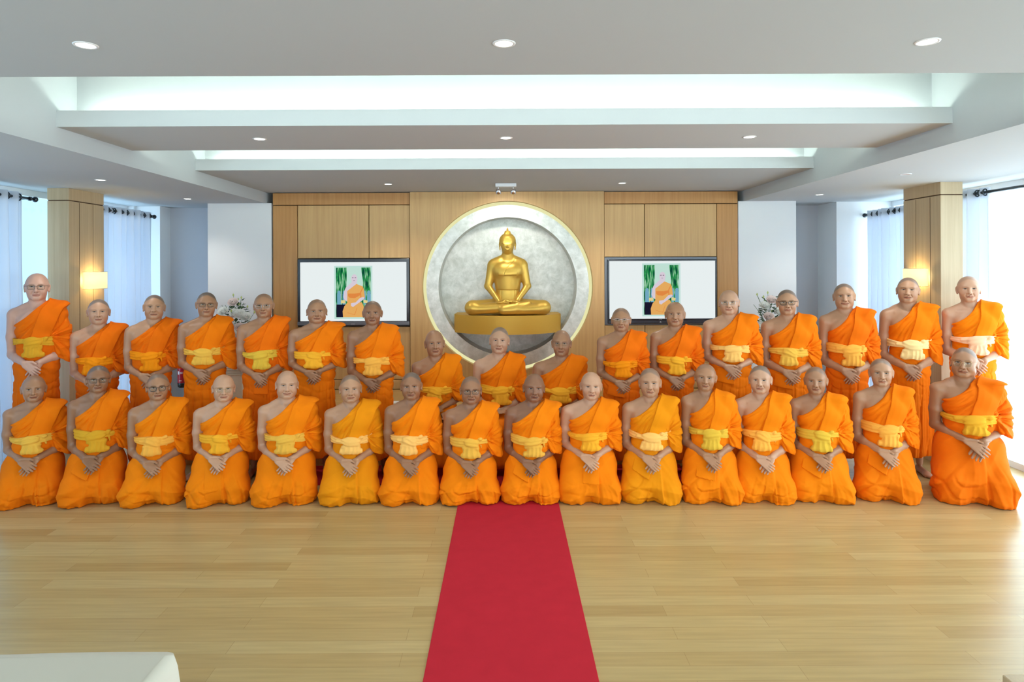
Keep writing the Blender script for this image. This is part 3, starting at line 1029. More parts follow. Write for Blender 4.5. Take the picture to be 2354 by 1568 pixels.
def monk(pose, d, hx_px, top, chin, L, R, hand, skin, robe, sash, hair, label, gl=None, flap=None, var=0, sk=0, loose=.6,
         turn=0., tilt=0., jaw=1., belly=0., brow=.6, smile=0, wy=None, skirt=None):
    F = F_PX
    ut, vt = unroll(hx_px, top)
    uc, vc = unroll(hx_px, chin)
    cxp = (L + R) / 2
    ub, _ = unroll(cxp, top + 150)
    ang = math.atan2(ut, F)
    rot = -.65 * ang                    # turned towards the photographer
    Ztop = HC - vt * d / F
    Zch = HC - vc * (d - .085) / F
    h = max(.86, min(1.08, (Ztop - Zch) / .218))
    _, vh = unroll(cxp, hand)
    dh = d - {'stand': .20, 'kneel': .22, 'sit': .26}[pose]
    Zh = HC - vh * dh / F
    wpx = F * (math.cos(-rot) + math.tan(ang) * math.sin(-rot)) / d
    wx = (R - L) / wpx / .545
    wx = max(.86, min(1.2, wx))
    X = ut * d / F
    shift = (ub - ut) * d / F - .012 * wx
    p = dict(pose=pose, Zn=Ztop - (1.70 - 1.44) * h, Zh=Zh, h=h, hx=.45 * h + .55 * 1.03, wx=wx, wy=(wy or (.35 * wx + .65)), shift=shift,
             belly=belly, jaw=jaw, turn=turn, tilt=tilt, nod=0.0, glasses=gl)
    p['turn'] = turn - .30 * ang
    zc = 0.0
    if pose == 'kneel':
        if -.62 < X < .66: zc = .0066
    elif -2.3 < X < 1.8:
        zc = .0066
    root = thing('person', (X, d, zc), rot, label, 'person', {'stand': 'monks standing in the back row', 'kneel': 'monks kneeling in the front row', 'sit': 'monks seated on the stage edge'}[pose])
    # body
    V, Q, mk = canon(('body', pose), lambda: (lambda a: (a[0], a[1], tone_masks(a[0])))(build_body(pose)))
    V2 = V.copy()
    if smile:
        w = np.exp(-((V2[:, 2] - 1.521) / .012) ** 2) * (V2[:, 1] < -.07)
        V2[:, 2] += w * smile * (np.minimum(np.abs(V2[:, 0]), .024) / .02) ** 1.6 * .0035 * sstep(.045, .028, np.abs(V2[:, 0]))
        V2[:, 0] *= 1 + .14 * smile * w * sstep(.05, .02, np.abs(V2[:, 0]))
    V2 = deform(V2, p, hands=True)
    me = mesh_np('body', V2, Q)
    base = SKIN[skin] if isinstance(skin, str) else skin
    C = np.repeat(base[None, :], len(V), 0)
    def mix(C, m, col):
        m = m[:, None].astype(f32)
        return C * (1 - m) + np.asarray(col, f32)[None, :] * m
    C = C * (1 + .05 * wob(3, V[:, 0], V[:, 1], V[:, 2], 18))[:, None]
    C = mix(C, mk['hair'] * hair, np.array((.095, .095, .09)))
    cheek = np.exp(-((np.abs(V[:, 0]) - .043) / .02) ** 2 - ((V[:, 2] - 1.55) / .022) ** 2) * (V[:, 1] < -.03)
    C = mix(C, cheek * .18, base * np.array((1.0, .62, .55)))
    C = mix(C, np.clip(mk['lip'], 0, 1) * .75, base * np.array((.86, .50, .48)))
    C = mix(C, np.clip(mk['seam'], 0, 1) * .85, base * np.array((.28, .16, .14)))
    C = mix(C, mk['under'] * .22, base * .6)
    C = mix(C, np.clip(mk['brow'], 0, 1) * brow, np.array((.05, .04, .035)))
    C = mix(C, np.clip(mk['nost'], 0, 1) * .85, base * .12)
    C = mix(C, mk['eye'] * .9, np.array((.42, .36, .32)))
    C = mix(C, mk['iris'], np.array((.012, .009, .008)))
    C = mix(C, np.clip(mk['lid'], 0, 1) * .85, base * .10)
    add_tone(me, np.clip(C, 0, 1))
    b = link_mesh('body', me, M['skin'], root)
    def part(name, key, fn, mat, col, hands=False):
        V, Q = canon(key, fn)
        me = mesh_np(name, deform(V, p), Q)
        o = link_mesh(name, me, mat, root)
        o.color = col
        return o
    rc = ROBE[robe]
    lo = 1.0 if loose > .8 else (.6 if loose > .4 else .2)
    part('upper_robe', ('robe', var % 4, lo), lambda: build_upper_robe(var % 4 + 1, lo), M['robe'], rc)
    part('shoulder_drape', ('band', var % 2), lambda: build_band(var % 2 + 1), M['robe'], rc)
    s = part('waist_sash', ('sash', var), lambda: build_sash(var + 2, var), M['sash'], SASH[sash])
    if sash != 'orange':
        s['label'] = {'yellow': 'yellow', 'mustard': 'mustard yellow', 'lemon': 'lemon yellow', 'peach': 'peach', 'apricot': 'apricot', 'cream': 'cream',
                      'pink': 'pale pink', 'amber': 'amber'}[sash] + ' knotted waist sash'
    part('lower_robe', ('skirt', pose, sk % 4), lambda: build_skirt(pose, sk % 4 + 1), M['robe'], rc)
    if flap is not None:
        part('robe_end', ('flap', pose, flap), lambda: build_flap(pose, flap), M['robe'], rc)
    if gl:
        glasses(p, root)
    return root

ST, KN, SI = 'stand', 'kneel', 'sit'
D1, D2, D3 = 5.86, 5.34, 6.15
def build_monks(sel=None):
    T = [
     # standing, left of the statue
     dict(a=(ST, 5.70, 84, 628, 690, 13, 163, 845), skin='pale', robe='deep', sash='mustard', hair=.06, gl='dark', var=0, sk=0, loose=.9, brow=.25, flap=None,
          label='tallest monk, pale and bald with thin dark glasses, standing by left curtain'),
     dict(a=(ST, D1, 226, 688, 745, 164, 291, 885), skin='fair', robe='deep', sash='orange', hair=.72, var=1, sk=1, loose=.4, brow=.2,
          label='monk with shaved dark hair and all-orange sash standing under the left wall lamp'),
     dict(a=(ST, D1, 353, 678, 733, 292, 410, 872), skin='light', robe='deep', sash='orange', hair=.72, var=2, sk=2, loose=.3, flap=3, brow=.4,
          label='monk in orange sash standing before the white curtain right of the left pillar'),
     dict(a=(ST, D1, 473, 672, 727, 407, 543, 862), skin='tan', robe='orange', sash='yellow', hair=.75, gl='dark', var=3, sk=3, loose=1.0, brow=.3, smile=.3,
          label='monk with short dark stubble and wire glasses standing left of the left flowers'),
     dict(a=(ST, D1, 607, 677, 731, 545, 668, 872), skin='tan', robe='deep', sash='lemon', hair=.30, gl='silver', var=4, sk=0, loose=.5, brow=.15, flap=1,
          label='monk with silver-wire glasses and lemon sash standing right of the left flowers'),
     dict(a=(ST, D1, 728, 690, 744, 661, 794, 863), skin='tan', robe='orange', sash='amber', hair=.35, var=5, sk=1, loose=.6, brow=.3, jaw=1.12, belly=.03,
          label='broad-faced heavy monk standing before the left half of the left screen'),
     dict(a=(ST, D1, 856, 694, 748, 797, 927, 885), skin='brown', robe='orange', sash='apricot', hair=.5, var=0, sk=2, loose=.6, brow=.5,
          label='monk with dark stubble and moustache standing before the right half of the left screen'),
     # seated on the stage edge
     dict(a=(SI, D3, 1000, 761, 820, 945, 1068, 952), skin='tan', robe='bright', sash='amber', hair=.08, var=1, sk=0, loose=.4, brow=.15, smile=.5,
          label='elderly bald monk sitting below the left side of the silver disc'),
     dict(a=(SI, D3, 1147, 754, 814, 1086, 1213, 955), skin='fair', robe='orange', sash='amber', hair=.62, var=2, sk=1, loose=.4, brow=.4,
          label='grey-stubbled monk sitting in the middle below the golden statue'),
     dict(a=(SI, D3, 1291, 761, 820, 1222, 1355, 952), skin='tan', robe='orange', sash='amber', hair=.18, gl='rimless', var=3, sk=2, loose=.4, brow=.3, belly=.03,
          label='bald monk in rimless glasses sitting below the right side of the silver disc'),
     # standing, right of the statue
     dict(a=(ST, D1, 1428, 710, 763, 1372, 1491, 888), skin='tan', robe='deep', sash='orange', hair=.42, gl='browline', var=4, sk=3, loose=.2, brow=.2, flap=2,
          label='short monk with white-topped glasses and orange sash standing at the right screen'),
     dict(a=(ST, D1, 1552, 696, 751, 1493, 1617, 880), skin='tan', robe='deep', sash='amber', hair=.15, var=5, sk=0, loose=.3, brow=.3, smile=.3,
          label='bald monk standing in front of the middle of the right screen'),
     dict(a=(ST, D1, 1677, 667, 722, 1614, 1750, 850), skin='fair', robe='orange', sash='peach', hair=.04, gl='silver', var=0, sk=1, loose=.9, brow=.12, flap=2, jaw=1.05, belly=.03, smile=.3,
          label='fair bald monk with thin glasses standing beside the right edge of the right screen'),
     dict(a=(ST, D1, 1811, 666, 723, 1747, 1885, 864), skin='light', robe='orange', sash='yellow', hair=.7, gl='black', var=1, sk=2, loose=.8, brow=.3, flap=2,
          label='monk with black rectangular glasses standing right of the right flowers'),
     dict(a=(ST, D1, 1942, 652, 709, 1880, 2020, 862), skin='light', robe='deep', sash='apricot', hair=.7, var=2, sk=3, loose=.7, brow=.4, smile=1.0,
          label='smiling monk with dark stubble standing before the right grey niche'),
     dict(a=(ST, D1, 2087, 638, 695, 2019, 2163, 854), skin='light', robe='orange', sash='cream', hair=.6, var=3, sk=0, loose=.8, brow=.6, smile=.4,
          label='tall monk with moustache and cream sash standing below the right wall lamp'),
     dict(a=(ST, 5.72, 2228, 635, 693, 2162, 2313, 838), skin='fair', robe='bright', sash='pink', hair=.25, var=4, sk=1, loose=.8, brow=.2,
          label='pale monk with pale pink sash standing last at the bright right window'),
     # kneeling in front
     dict(a=(KN, 5.31, 76, 864, 925, 11, 155, 1070), skin='tan', robe='orange', sash='yellow', hair=.25, var=4, sk=0, loose=1.0, brow=.4,
          label='leftmost kneeling monk, light stubble and yellow sash'),
     dict(a=(KN, D2, 224, 841, 903, 158, 299, 1066), skin='brown', robe='orange', sash='mustard', hair=.75, gl='dark', var=2, sk=1, loose=.5, brow=.4, flap=0,
          label='kneeling monk with half-rim glasses and wide mustard sash, second from left'),
     dict(a=(KN, D2, 362, 859, 921, 300, 430, 1076), skin='tan', robe='bright', sash='apricot', hair=.6, gl='round', var=1, sk=2, loose=.7, brow=.5,
          label='young kneeling monk with round black-framed glasses'),
     dict(a=(KN, D2, 512, 862, 924, 442, 584, 1064), skin='fair', robe='bright', sash='amber', hair=.03, gl='gold', var=5, sk=3, loose=.9, brow=.06, flap=3, jaw=1.05,
          label='old bald kneeling monk with thin gold glasses and wide cloth end over his lap'),
     dict(a=(KN, D2, 658, 853, 917, 591, 738, 1066), skin='fair', robe='bright', sash='yellow', hair=.14, var=0, sk=0, loose=.6, brow=.2, smile=.9, jaw=1.1, belly=.03,
          label='grinning broad-shouldered kneeling monk below the left screen'),
     dict(a=(KN, D2, 806, 862, 926, 744, 880, 1072), skin='light', robe='golden', sash='peach', hair=.62, var=3, sk=1, loose=.8, brow=.4, smile=.3, jaw=1.06,
          label='round-faced kneeling monk in golden robe with peach sash, clasped fists'),
     dict(a=(KN, D2, 946, 857, 919, 882, 1016, 1074), skin='brown', robe='bright', sash='peach', hair=.7, var=1, sk=2, loose=.5, brow=.45,
          label='dark-haired kneeling monk with no glasses just left of the red runner'),
     dict(a=(KN, D2, 1082, 868, 931, 1018, 1152, 1078), skin='brown', robe='bright', sash='yellow', hair=.42, gl='dark', var=5, sk=3, loose=.6, brow=.5,
          label='kneeling monk with rectangular dark glasses at the end of the red runner'),
     dict(a=(KN, D2, 1226, 862, 926, 1158, 1290, 1076), skin='dark', robe='bright', sash='yellow', hair=.10, var=2, sk=0, loose=.4, brow=.25, flap=0,
          label='darkest bald kneeling monk at the end of the red runner'),
     dict(a=(KN, D2, 1358, 856, 920, 1287, 1427, 1060), skin='fair', robe='bright', sash='amber', hair=.04, var=4, sk=1, loose=.5, brow=.06, flap=1,
          label='bald older kneeling monk just right of the red runner'),
     dict(a=(KN, D2, 1495, 847, 913, 1428, 1565, 1064), skin='light', robe='golden', sash='peach', hair=.55, var=3, sk=2, loose=.5, brow=.45, flap=0,
          label='kneeling monk with bow-like peach sash below the right screen'),
     dict(a=(KN, D2, 1621, 837, 899, 1567, 1700, 1060), skin='tan', robe='bright', sash='lemon', hair=.25, var=0, sk=3, loose=.3, brow=.5, flap=2, jaw=.93, tilt=.05,
          label='thin-faced kneeling monk with lemon sash and head tilted'),
     dict(a=(KN, D2, 1749, 841, 905, 1693, 1815, 1066), skin='fair', robe='bright', sash='apricot', hair=.75, var=1, sk=0, loose=.5, brow=.15,
          label='young fair kneeling monk with dark stubble and apricot sash'),
     dict(a=(KN, D2, 1877, 844, 907, 1810, 1957, 1062), skin='tan', robe='bright', sash='lemon', hair=.5, var=5, sk=1, loose=.7, brow=.35, flap=0,
          label='kneeling monk with greenish yellow sash, third from right'),
     dict(a=(KN, D2, 2027, 825, 889, 1960, 2106, 1052), skin='light', robe='orange', sash='apricot', hair=.6, var=2, sk=2, loose=.5, brow=.55, flap=0,
          label='square-jawed young kneeling monk, second from right'),
     dict(a=(KN, 5.30, 2217, 799, 868, 2133, 2320, 1022), skin='tan', robe='deep', sash='mustard', hair=.62, gl='gold', var=4, sk=3, loose=.5, brow=.4, belly=.05, jaw=1.14, turn=-.12, wy=1.12,
          label='heavy monk in gold glasses kneeling upright, rightmost of the front row'),
    ]
    for i, r in enumerate(T):
        if sel is not None and i not in sel:
            continue
        r = dict(r)
        a = r.pop('a')
        q = random.Random(i * 7 + 3)
        r['turn'] = r.get('turn', 0) + q.uniform(-.07, .07); r['tilt'] = r.get('tilt', 0) + q.uniform(-.045, .045)
        r.setdefault('jaw', q.uniform(.95, 1.05))
        monk(*a, **r)
# ================================================================ the room
ZC, ZB = 2.623, 2.75           # side ceiling, beam undersides
XT = 2.83                      # half width of the ceiling tray
DW = 7.73                      # front wall plane
XL, XR = -4.55, 4.56           # window walls
YB = -3.6                      # wall behind the photographer

def gridpos(px, py, d):
    u, v = unroll(px, py)
    return u * d / F_PX, d, HC - v * d / F_PX

def build_room():
    mb = MB(); mb.box(XL - .25, XR + .25, YB - .1, 8.6, -.12, 0); struct('floor', mb, M['floor'])
    # side ceilings + tray sides
    mb = MB()
    mb.box(XL - .25, -XT, YB - .1, 8.6, ZC, 3.40)
    mb.box(XT, XR + .25, YB - .1, 8.6, ZC, 3.40)
    mb.box(-XT, XT, 8.0, 8.6, ZC, 3.40)
    mb.box(-XT, XT, YB - .1, 8.0, 3.14, 3.40)          # upper slab above the coves
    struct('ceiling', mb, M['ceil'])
    # dropped beams
    mb = MB()
    mb.box(-XT, XT, YB, 2.88, ZB, 3.14)
    mb.box(-XT, XT, 2.88, 3.05, ZB, 2.785)
    for a, lip, b in ((4.12, .035, 4.96), (5.97, .035, 8.0)):
        mb.box(-XT, XT, a, a + lip, ZB, 2.853)
        mb.box(-XT, XT, a + lip, a + .20, ZB, 2.785)
        if b < 6:
            mb.box(-XT, XT, a + .20, b - .17, ZB, 3.14)
            mb.box(-XT, XT, b - .17, b, ZB, 2.785)
        else:
            mb.box(-XT, XT, a + .20, b, ZB, 3.14)
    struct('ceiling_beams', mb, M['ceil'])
    # front wall: plaster piers with niches
    mb = MB()
    mb.box(-3.52, -2.765, DW, 8.6, 0, ZC)
    mb.box(2.765, 3.45, DW, 8.6, 0, ZC)
    mb.box(XL - .25, -4.255, 8.05, 8.6, 0, ZC)
    mb.box(3.98, XR + .25, 7.83, 8.6, 0, ZC)
    mb.box(-2.765, 2.765, 8.3, 8.6, 0, ZC + .3)
    struct('wall_front', mb, M['wall'])
    mb = MB()
    mb.box(-4.255, -3.52, 8.30, 8.6, 0, ZC)
    mb.box(3.45, 3.98, 8.30, 8.6, 0, ZC)
    struct('wall_niche', mb, M['niche'])
    mb = MB()
    mb.box(-4.24, -2.766, DW - .014 if False else 8.285, 8.30, 0, .09)
    mb.box(2.766, 3.45, DW - .015, DW, 0, .09); mb.box(-3.52, -2.766, DW - .015, DW, 0, .09)
    mb.box(3.99, 4.33, 7.815, 7.83, 0, .09)
    struct('baseboard_front', mb, M['white'])
    mb = MB(); 
    mb.box(XL - .25, XR + .25, YB - .25, YB, 0, .35); mb.box(XL - .25, XR + .25, YB - .25, YB, 2.45, ZC + .5)
    for a, b in ((XL - .25, -3.6), (-.4, .4), (3.6, XR + .25)):
        mb.box(a, b, YB - .25, YB, .35, 2.45)
    struct('wall_back', mb, M['wall'])
    # window walls: sill strips, lintel and mullioned glass
    n = 0
    for side, X, s in (('left', XL, -1), ('right', XR, 1)):
        lo, hi = (X - .25, X) if s < 0 else (X, X + .25)
        mb = MB()
        mb.box(lo, hi, YB, -2.4, 0, ZC)
        if s < 0:
            mb.box(lo, hi, 8.0, 8.06, 0, ZC)
        struct('wall_' + side, mb, M['wall'])
        for (a, b, cuts) in ((-2.4, 6.75, (-.9, .6, 2.1, 3.4, 4.7)), (6.75, 8.0 if s < 0 else 7.83, (7.45,))):
            n += 1
            t = thing('window_%d' % n, (0, 0, 0)); t['kind'] = 'structure'
            mb = MB()
            xa, xb = (X - .14, X - .08) if s < 0 else (X + .08, X + .14)
            mb.box(xa, xb, a, b, 0, .06); mb.box(xa, xb, a, b, ZC - .06, ZC)
            for c in (a + .025,) + cuts + (b - .025,):
                mb.box(xa, xb, c - .025, c + .025, .06, ZC - .06)
            mb.build('window_frame', M['white'], t)
            mb = MB(); mb.box((xa + xb) / 2 - .004, (xa + xb) / 2 + .004, a + .03, b - .03, .05, ZC - .05)
            mb.build('window_pane', M['glass'], t)
    # unseen windows added behind the photographer for frontal fill
    for a, b in ((-3.6, -.4), (.4, 3.6)):
        n += 1
        t = thing('window_%d' % n); t['kind'] = 'structure'
        mb = MB()
        mb.box(a, b, YB - .16, YB - .10, .35, .41); mb.box(a, b, YB - .16, YB - .10, 2.39, 2.45)
        for c in (a + .03, (a + b) / 2, b - .03):
            mb.box(c - .03, c + .03, YB - .16, YB - .10, .41, 2.39)
        mb.build('window_frame', M['white'], t)
        mb = MB(); mb.box(a + .03, b - .03, YB - .134, YB - .126, .38, 2.42)
        mb.build('window_pane', M['glass'], t)

# ---------------------------------------------------------------- oak wall with panels
def panel_x(px, d=None):
    return (px - CXP) * (d or DW) / F_PX

CX0, CZ0 = .030, 1.628          # centre of the silver disc
R_OUT, R_RING, R_IN = 1.008, .962, .818

def build_panelling():
    X0, X1, X2, X3 = -2.752, -1.124, 1.176, 2.762
    TV = {'l': (panel_x(684.5), panel_x(943), HC - (750 - 615 + -.4) * DW / F_PX, HC - (594 - 615 - 1.5) * DW / F_PX),
          'r': (panel_x(1389), panel_x(1648), HC - (747 - 615 + 1.5) * DW / F_PX, HC - (590.5 - 615 + 1.5) * DW / F_PX)}
    g = .004
    zt = ZB - .005
    zband = HC + (615 - 470) * DW / F_PX
    zj = HC - (871 - 615) * DW / F_PX
    t = thing('wall_panelling', (0, 0, 0)); t['kind'] = 'structure'
    mb = MB(); mb.box(X0, X1, DW + .035, DW + .06, 0, zt); mb.box(X2, X3, DW + .035, DW + .06, 0, zt)
    mb.build('backing', M['joint'], t)
    def pan(x0, x1, z0, z1, mat, y=DW):
        mb = MB(); mb.box(x0 + g, x1 - g, y, y + .035, z0 + g, z1 - g, bev=.002)
        mb.build('panel', M[mat], t)
    for k, (xa, xb) in (('l', (X0, X1)), ('r', (X2, X3))):
        a, b, z0, z1 = TV[k]
        pan(xa, xb, zband, zt, 'oak_dark')
        if k == 'l':
            pan(xa, a, 0, zband, 'oak_dark')
            m1 = panel_x(848.5)
            pan(a, m1, z1, zband, 'oak'); pan(m1, xb, z1, zband, 'oak')
            pan(a, xb, zj, z0, 'oak'); pan(a, xb, .41, zj, 'oak')
        else:
            m1 = panel_x(1482)
            pan(xa, m1, z1, zband, 'oak'); pan(m1, b, z1, zband, 'oak')
            pan(b, xb, 0, zband, 'oak_dark')
            pan(xa, m1, zj, z0, 'oak'); pan(m1, b, zj, z0, 'oak'); pan(xa, b, .41, zj, 'oak')
    # centre bay with the round opening
    mb = MB()
    n = 96
    ring, outr, ringb = [], [], []
    for i in range(n):
        a = 2 * PI * i / n + PI / n
        c, s = math.cos(a), math.sin(a)
        ring.append((CX0 + R_OUT * c, DW - .03, CZ0 + R_OUT * s))
        ringb.append((CX0 + R_OUT * c, DW + .06, CZ0 + R_OUT * s))
    xa, xb, za, zb = X1 + g, X2 - g, zj + g, zt
    for i in range(n):
        a = 2 * PI * i / n + PI / n
        c, s = math.cos(a), math.sin(a)
        k = min(((xb - CX0) / c if c > 0 else (xa - CX0) / c) if abs(c) > 1e-6 else 9e9,
                ((zb - CZ0) / s if s > 0 else (za - CZ0) / s) if abs(s) > 1e-6 else 9e9)
        outr.append((CX0 + k * c, DW - .03, CZ0 + k * s))
    # snap the nearest outline points to the corners
    for cx, cz in ((xa, za), (xa, zb), (xb, za), (xb, zb)):
        j = min(range(n), key=lambda q: (outr[q][0] - cx) ** 2 + (outr[q][2] - cz) ** 2)
        outr[j] = (cx, DW - .03, cz)
    bk = [(p[0], DW + .06, p[2]) for p in outr]
    mb.grid([bk, outr, ring, ringb], closed_v=True)
    mb.build('centre_panel', M['oak'], t)
    mb = MB(); mb.box(xa, xb, DW - .03, DW + .03, .41, zj - g, bev=.002); mb.build('panel', M['oak'], t)

    # round silver niche
    t = thing('round_wall_niche', (CX0, DW, CZ0), 0, 'large round silver-leaf wall niche with pale yellow light ring behind the statue', 'wall niche')
    mb = MB(); mb.lathe([(R_OUT - .002, .05), (R_OUT - .002, .10), (R_RING - .03, .10), (R_RING - .03, .05)], n=96, axis='y')
    bmesh.ops.delete(mb.bm, geom=[f for f in mb.bm.faces if len(f.verts) > 8], context='FACES_ONLY')
    mb.build('light_ring', M['ringlight'], t, True)
    mb = MB()
    prof = [(R_RING, -.012), (R_RING, .03), (R_RING - .03, .045), (R_IN, .045), (R_IN, -.012)]
    mb.grid([[(r * math.cos(2 * PI * k / 96), h, r * math.sin(2 * PI * k / 96)) for k in range(96)] for r, h in prof], closed_u=True, closed_v=True)
    edge_split(mb.build('silver_rim', M['silver'], t))
    mb = MB()
    prof = [(R_IN + .002, .04), (R_IN + .002, .335), (.001, .335), (.001, .36), (R_IN + .03, .36), (R_IN + .03, .04)]
    mb.grid([[(r * math.cos(2 * PI * k / 96), h, r * math.sin(2 * PI * k / 96)) for k in range(96)] for r, h in prof], closed_u=True, closed_v=True)
    edge_split(mb.build('silver_bowl', M['silver'], t))

    # half-round shelf carrying the statue
    sx0, sx1 = -.603, .657
    zt_, zb_ = 1.300, 1.088
    hw = (sx1 - sx0) / 2; sag = .36
    Rr = (hw * hw + sag * sag) / (2 * sag)
    cx = (sx0 + sx1) / 2
    cy = DW - sag + Rr
    a0 = math.asin(hw / Rr)
    arc = [(Rr * math.sin(a0 * (2 * i / 40 - 1)), cy - Rr * math.cos(a0 * (2 * i / 40 - 1))) for i in range(41)]
    loop = arc + [(hw * .98, DW + .30), (-hw * .98, DW + .30)]
    t = thing('statue_shelf', (cx, 0, 0), 0, 'curved golden wall shelf under the seated golden statue', 'shelf')
    mb = MB()
    bot = [mb.bm.verts.new((x, y, zb_)) for x, y in loop]; top = [mb.bm.verts.new((x, y, zt_)) for x, y in loop]
    m_ = len(loop)
    for i in range(m_):
        mb.bm.faces.new((bot[i], bot[(i + 1) % m_], top[(i + 1) % m_], top[i]))
    mb.bm.faces.new(top); mb.bm.faces.new(bot[::-1])
    edge_split(mb.build('shelf_body', M['goldmatt'], t))

    # screens
    for k, (a, b, z0, z1) in TV.items():
        left = k == 'l'
        cxx, w, hgt = (a + b) / 2, b - a, z1 - z0
        lab = ('wall television with grey lower strip showing a seated monk portrait, left of the statue' if left else
               'thin-framed wall television showing a seated monk portrait, right of the statue')
        t = thing('television', (cxx, DW, z0), 0, lab, 'television')
        mb = MB()
        yf = -.035 if left else -.012
        if left:
            mb.box(-w / 2 + .006, w / 2 - .006, yf, .05, .006, hgt - .004, bev=.006)
            cas = mb.build('casing', M['black'], t)
            sx_a, sx_b, sz_a, sz_b = -w / 2 + .040, w / 2 - .040, .070, hgt - .045
            mb = MB(); mb.box(-w / 2 + .006, w / 2 - .006, yf - .006, yf, .022, .062, bev=.002)
            st = mb.build('lower_strip', M['grey'], t)
        else:
            mb.box(-w / 2 + .004, w / 2 - .004, -.004, .05, .004, hgt - .004)
            mb.build('recess_frame', M['grey'], t)
            mb = MB(); mb.box(-w / 2 + .035, w / 2 - .012, yf - .02, -.004, .018, hgt - .03, bev=.006)
            cas = mb.build('casing', M['black'], t)
            yf -= .02
            sx_a, sx_b, sz_a, sz_b = -w / 2 + .055, w / 2 - .032, .078, hgt - .048
            mb = MB(); mb.box(-w / 2 + .05, w / 2 - .03, yf - .004, yf, .024, .055, bev=.002)
            mb.build('lower_strip', pmat('dark_blue_plastic', (.03, .035, .05), .35), t)
        mb = MB(); mb.box(sx_a, sx_b, yf - .002, yf + .004, sz_a, sz_b)
        scr = mb.build('screen', M['scr_white'], t)
        picture(scr, (sx_a + sx_b) / 2 - (0.0 if left else .012), yf - .003, sz_a + .026, left)
        logo(t, 'SONY' if left else 'SHARP', -.003 if left else -.012, yf - (.0075 if left else .001), .034 if left else .064, .013 if left else .010)
        if not left:
            mb = MB()
            mb.grid([[(-.012 + .010 * math.cos(q), yf - .006, .032 + r * math.sin(q) * .0085) for q in [PI * i / 10 for i in range(11)]] for r in (.55, 1.1)])
            mb.build('standby_light', M['scr_white'], t)

def logo(parent, txt, x, y, z, size):
    cu = bpy.data.curves.new('lettering', 'FONT')
    cu.body = txt; cu.size = size * 1.35; cu.align_x = 'CENTER'; cu.align_y = 'CENTER'; cu.extrude = .0006
    tmp = bpy.data.objects.new('tmp', cu); COL.objects.link(tmp)
    dg = bpy.context.evaluated_depsgraph_get()
    me = bpy.data.meshes.new_from_object(tmp.evaluated_get(dg))
    bpy.data.objects.remove(tmp)
    o = link_mesh('lettering', me, M['letter'], parent)
    o.location = (x, y, z); o.rotation_euler = (PI / 2, 0, 0)
    return o

def picture(scr, cx, y, z0, left):
    """the portrait shown on the screen: flat coloured patches a hair in front of it"""
    W, H = .455, .640      # printed photograph with pale margin
    w, h = .423, .585
    k = h / 118.0          # measured in photo pixels: 83 x 118
    z0 += .02
    def P(name, pts, mat, dy):
        mb = MB(); mb.poly([(cx + (px - 41.5) * k, y - dy, z0 + (118 - py) * k) for px, py in pts])
        return mb.build(name, M[mat], scr, recalc=False)
    P('picture_border', [(-4, -4), (87, -4), (87, 122), (-4, 122)], 'scr_mint', .0004)
    P('picture_background', [(0, 0), (83, 0), (83, 118), (0, 118)], 'scr_bamboo', .0010)
    P('picture_sky', [(26, 0), (60, 0), (64, 30), (62, 60), (24, 60), (26, 30)], 'scr_sky', .0014)
    for x0, w0 in ((3, 9), (16, 7), (74, 9), (66, 5)):
        P('picture_post', [(x0, 62), (x0 + w0, 62), (x0 + w0, 88), (x0, 88)], 'scr_blue', .0018)
        P('picture_post_ball', [(x0 + w0 / 2 + w0 * .45 * math.cos(a), 59 + 4.4 * math.sin(a)) for a in [2 * PI * i / 14 for i in range(14)]], 'scr_blue', .0018)
    P('picture_bench', [(1, 88), (30, 88), (30, 118), (1, 118)], 'scr_dark', .0020)
    P('picture_armrest', [(12, 78), (22, 77), (22, 85), (12, 85)], 'scr_cream', .0024)
    P('picture_armrest', [(66, 76), (76, 79), (74, 85), (66, 84)], 'scr_cream', .0024)
    P('picture_arm', [(24, 47), (30, 43), (31, 62), (27, 72), (44, 82), (43, 88), (36, 88), (20, 76), (18, 70), (20, 56)], 'scr_skin', .0026)
    P('picture_arm', [(66, 70), (68, 73), (62, 79), (46, 90), (38, 93), (38, 86), (46, 84), (58, 72)], 'scr_skin', .0042)
    P('picture_neck', [(39, 34), (50, 34), (50, 42), (36, 56), (25, 50), (27, 45)], 'scr_skin', .0028)
    P('picture_head', [(44 + 7.4 * math.cos(a), 27 + 11 * math.sin(a)) for a in [2 * PI * i / 24 for i in range(24)]], 'scr_skin', .0034)
    for ex in (40.2, 46.4):
        P('picture_eye', [(ex - 1.6, 23.6), (ex + 1.9, 23.3), (ex + 1.9, 25), (ex - 1.6, 25.2)], 'scr_grey', .0038)
    P('picture_mouth', [(41.5, 30.8), (45.6, 30.8), (45.6, 31.6), (41.5, 31.6)], 'scr_grey', .0038)
    P('picture_skirt', [(27, 84), (62, 83), (66, 92), (67, 118), (17, 118), (16, 104), (20, 92)], 'scr_robe', .0030)
    P('picture_robe', [(27, 56), (49, 39), (64, 45), (67, 54), (69, 72), (60, 73), (58, 84), (27, 84)], 'scr_robe', .0032)
    P('picture_fold', [(29, 62), (46, 62), (58, 60), (58, 66), (45, 73), (33, 72), (29, 68)], 'scr_robe2', .0036)
    P('picture_fold', [(58, 58), (64, 47), (65, 48), (60, 60), (61, 72), (58, 72)], 'scr_robe2', .0036)
    P('picture_hands', [(36, 85), (47, 83), (48, 88), (41, 94), (36, 91)], 'scr_skin', .0044)
    P('picture_fold', [(27, 106), (28, 107), (44, 112), (50, 95), (51, 95), (45, 113), (28, 108)], 'scr_robe2', .0040)

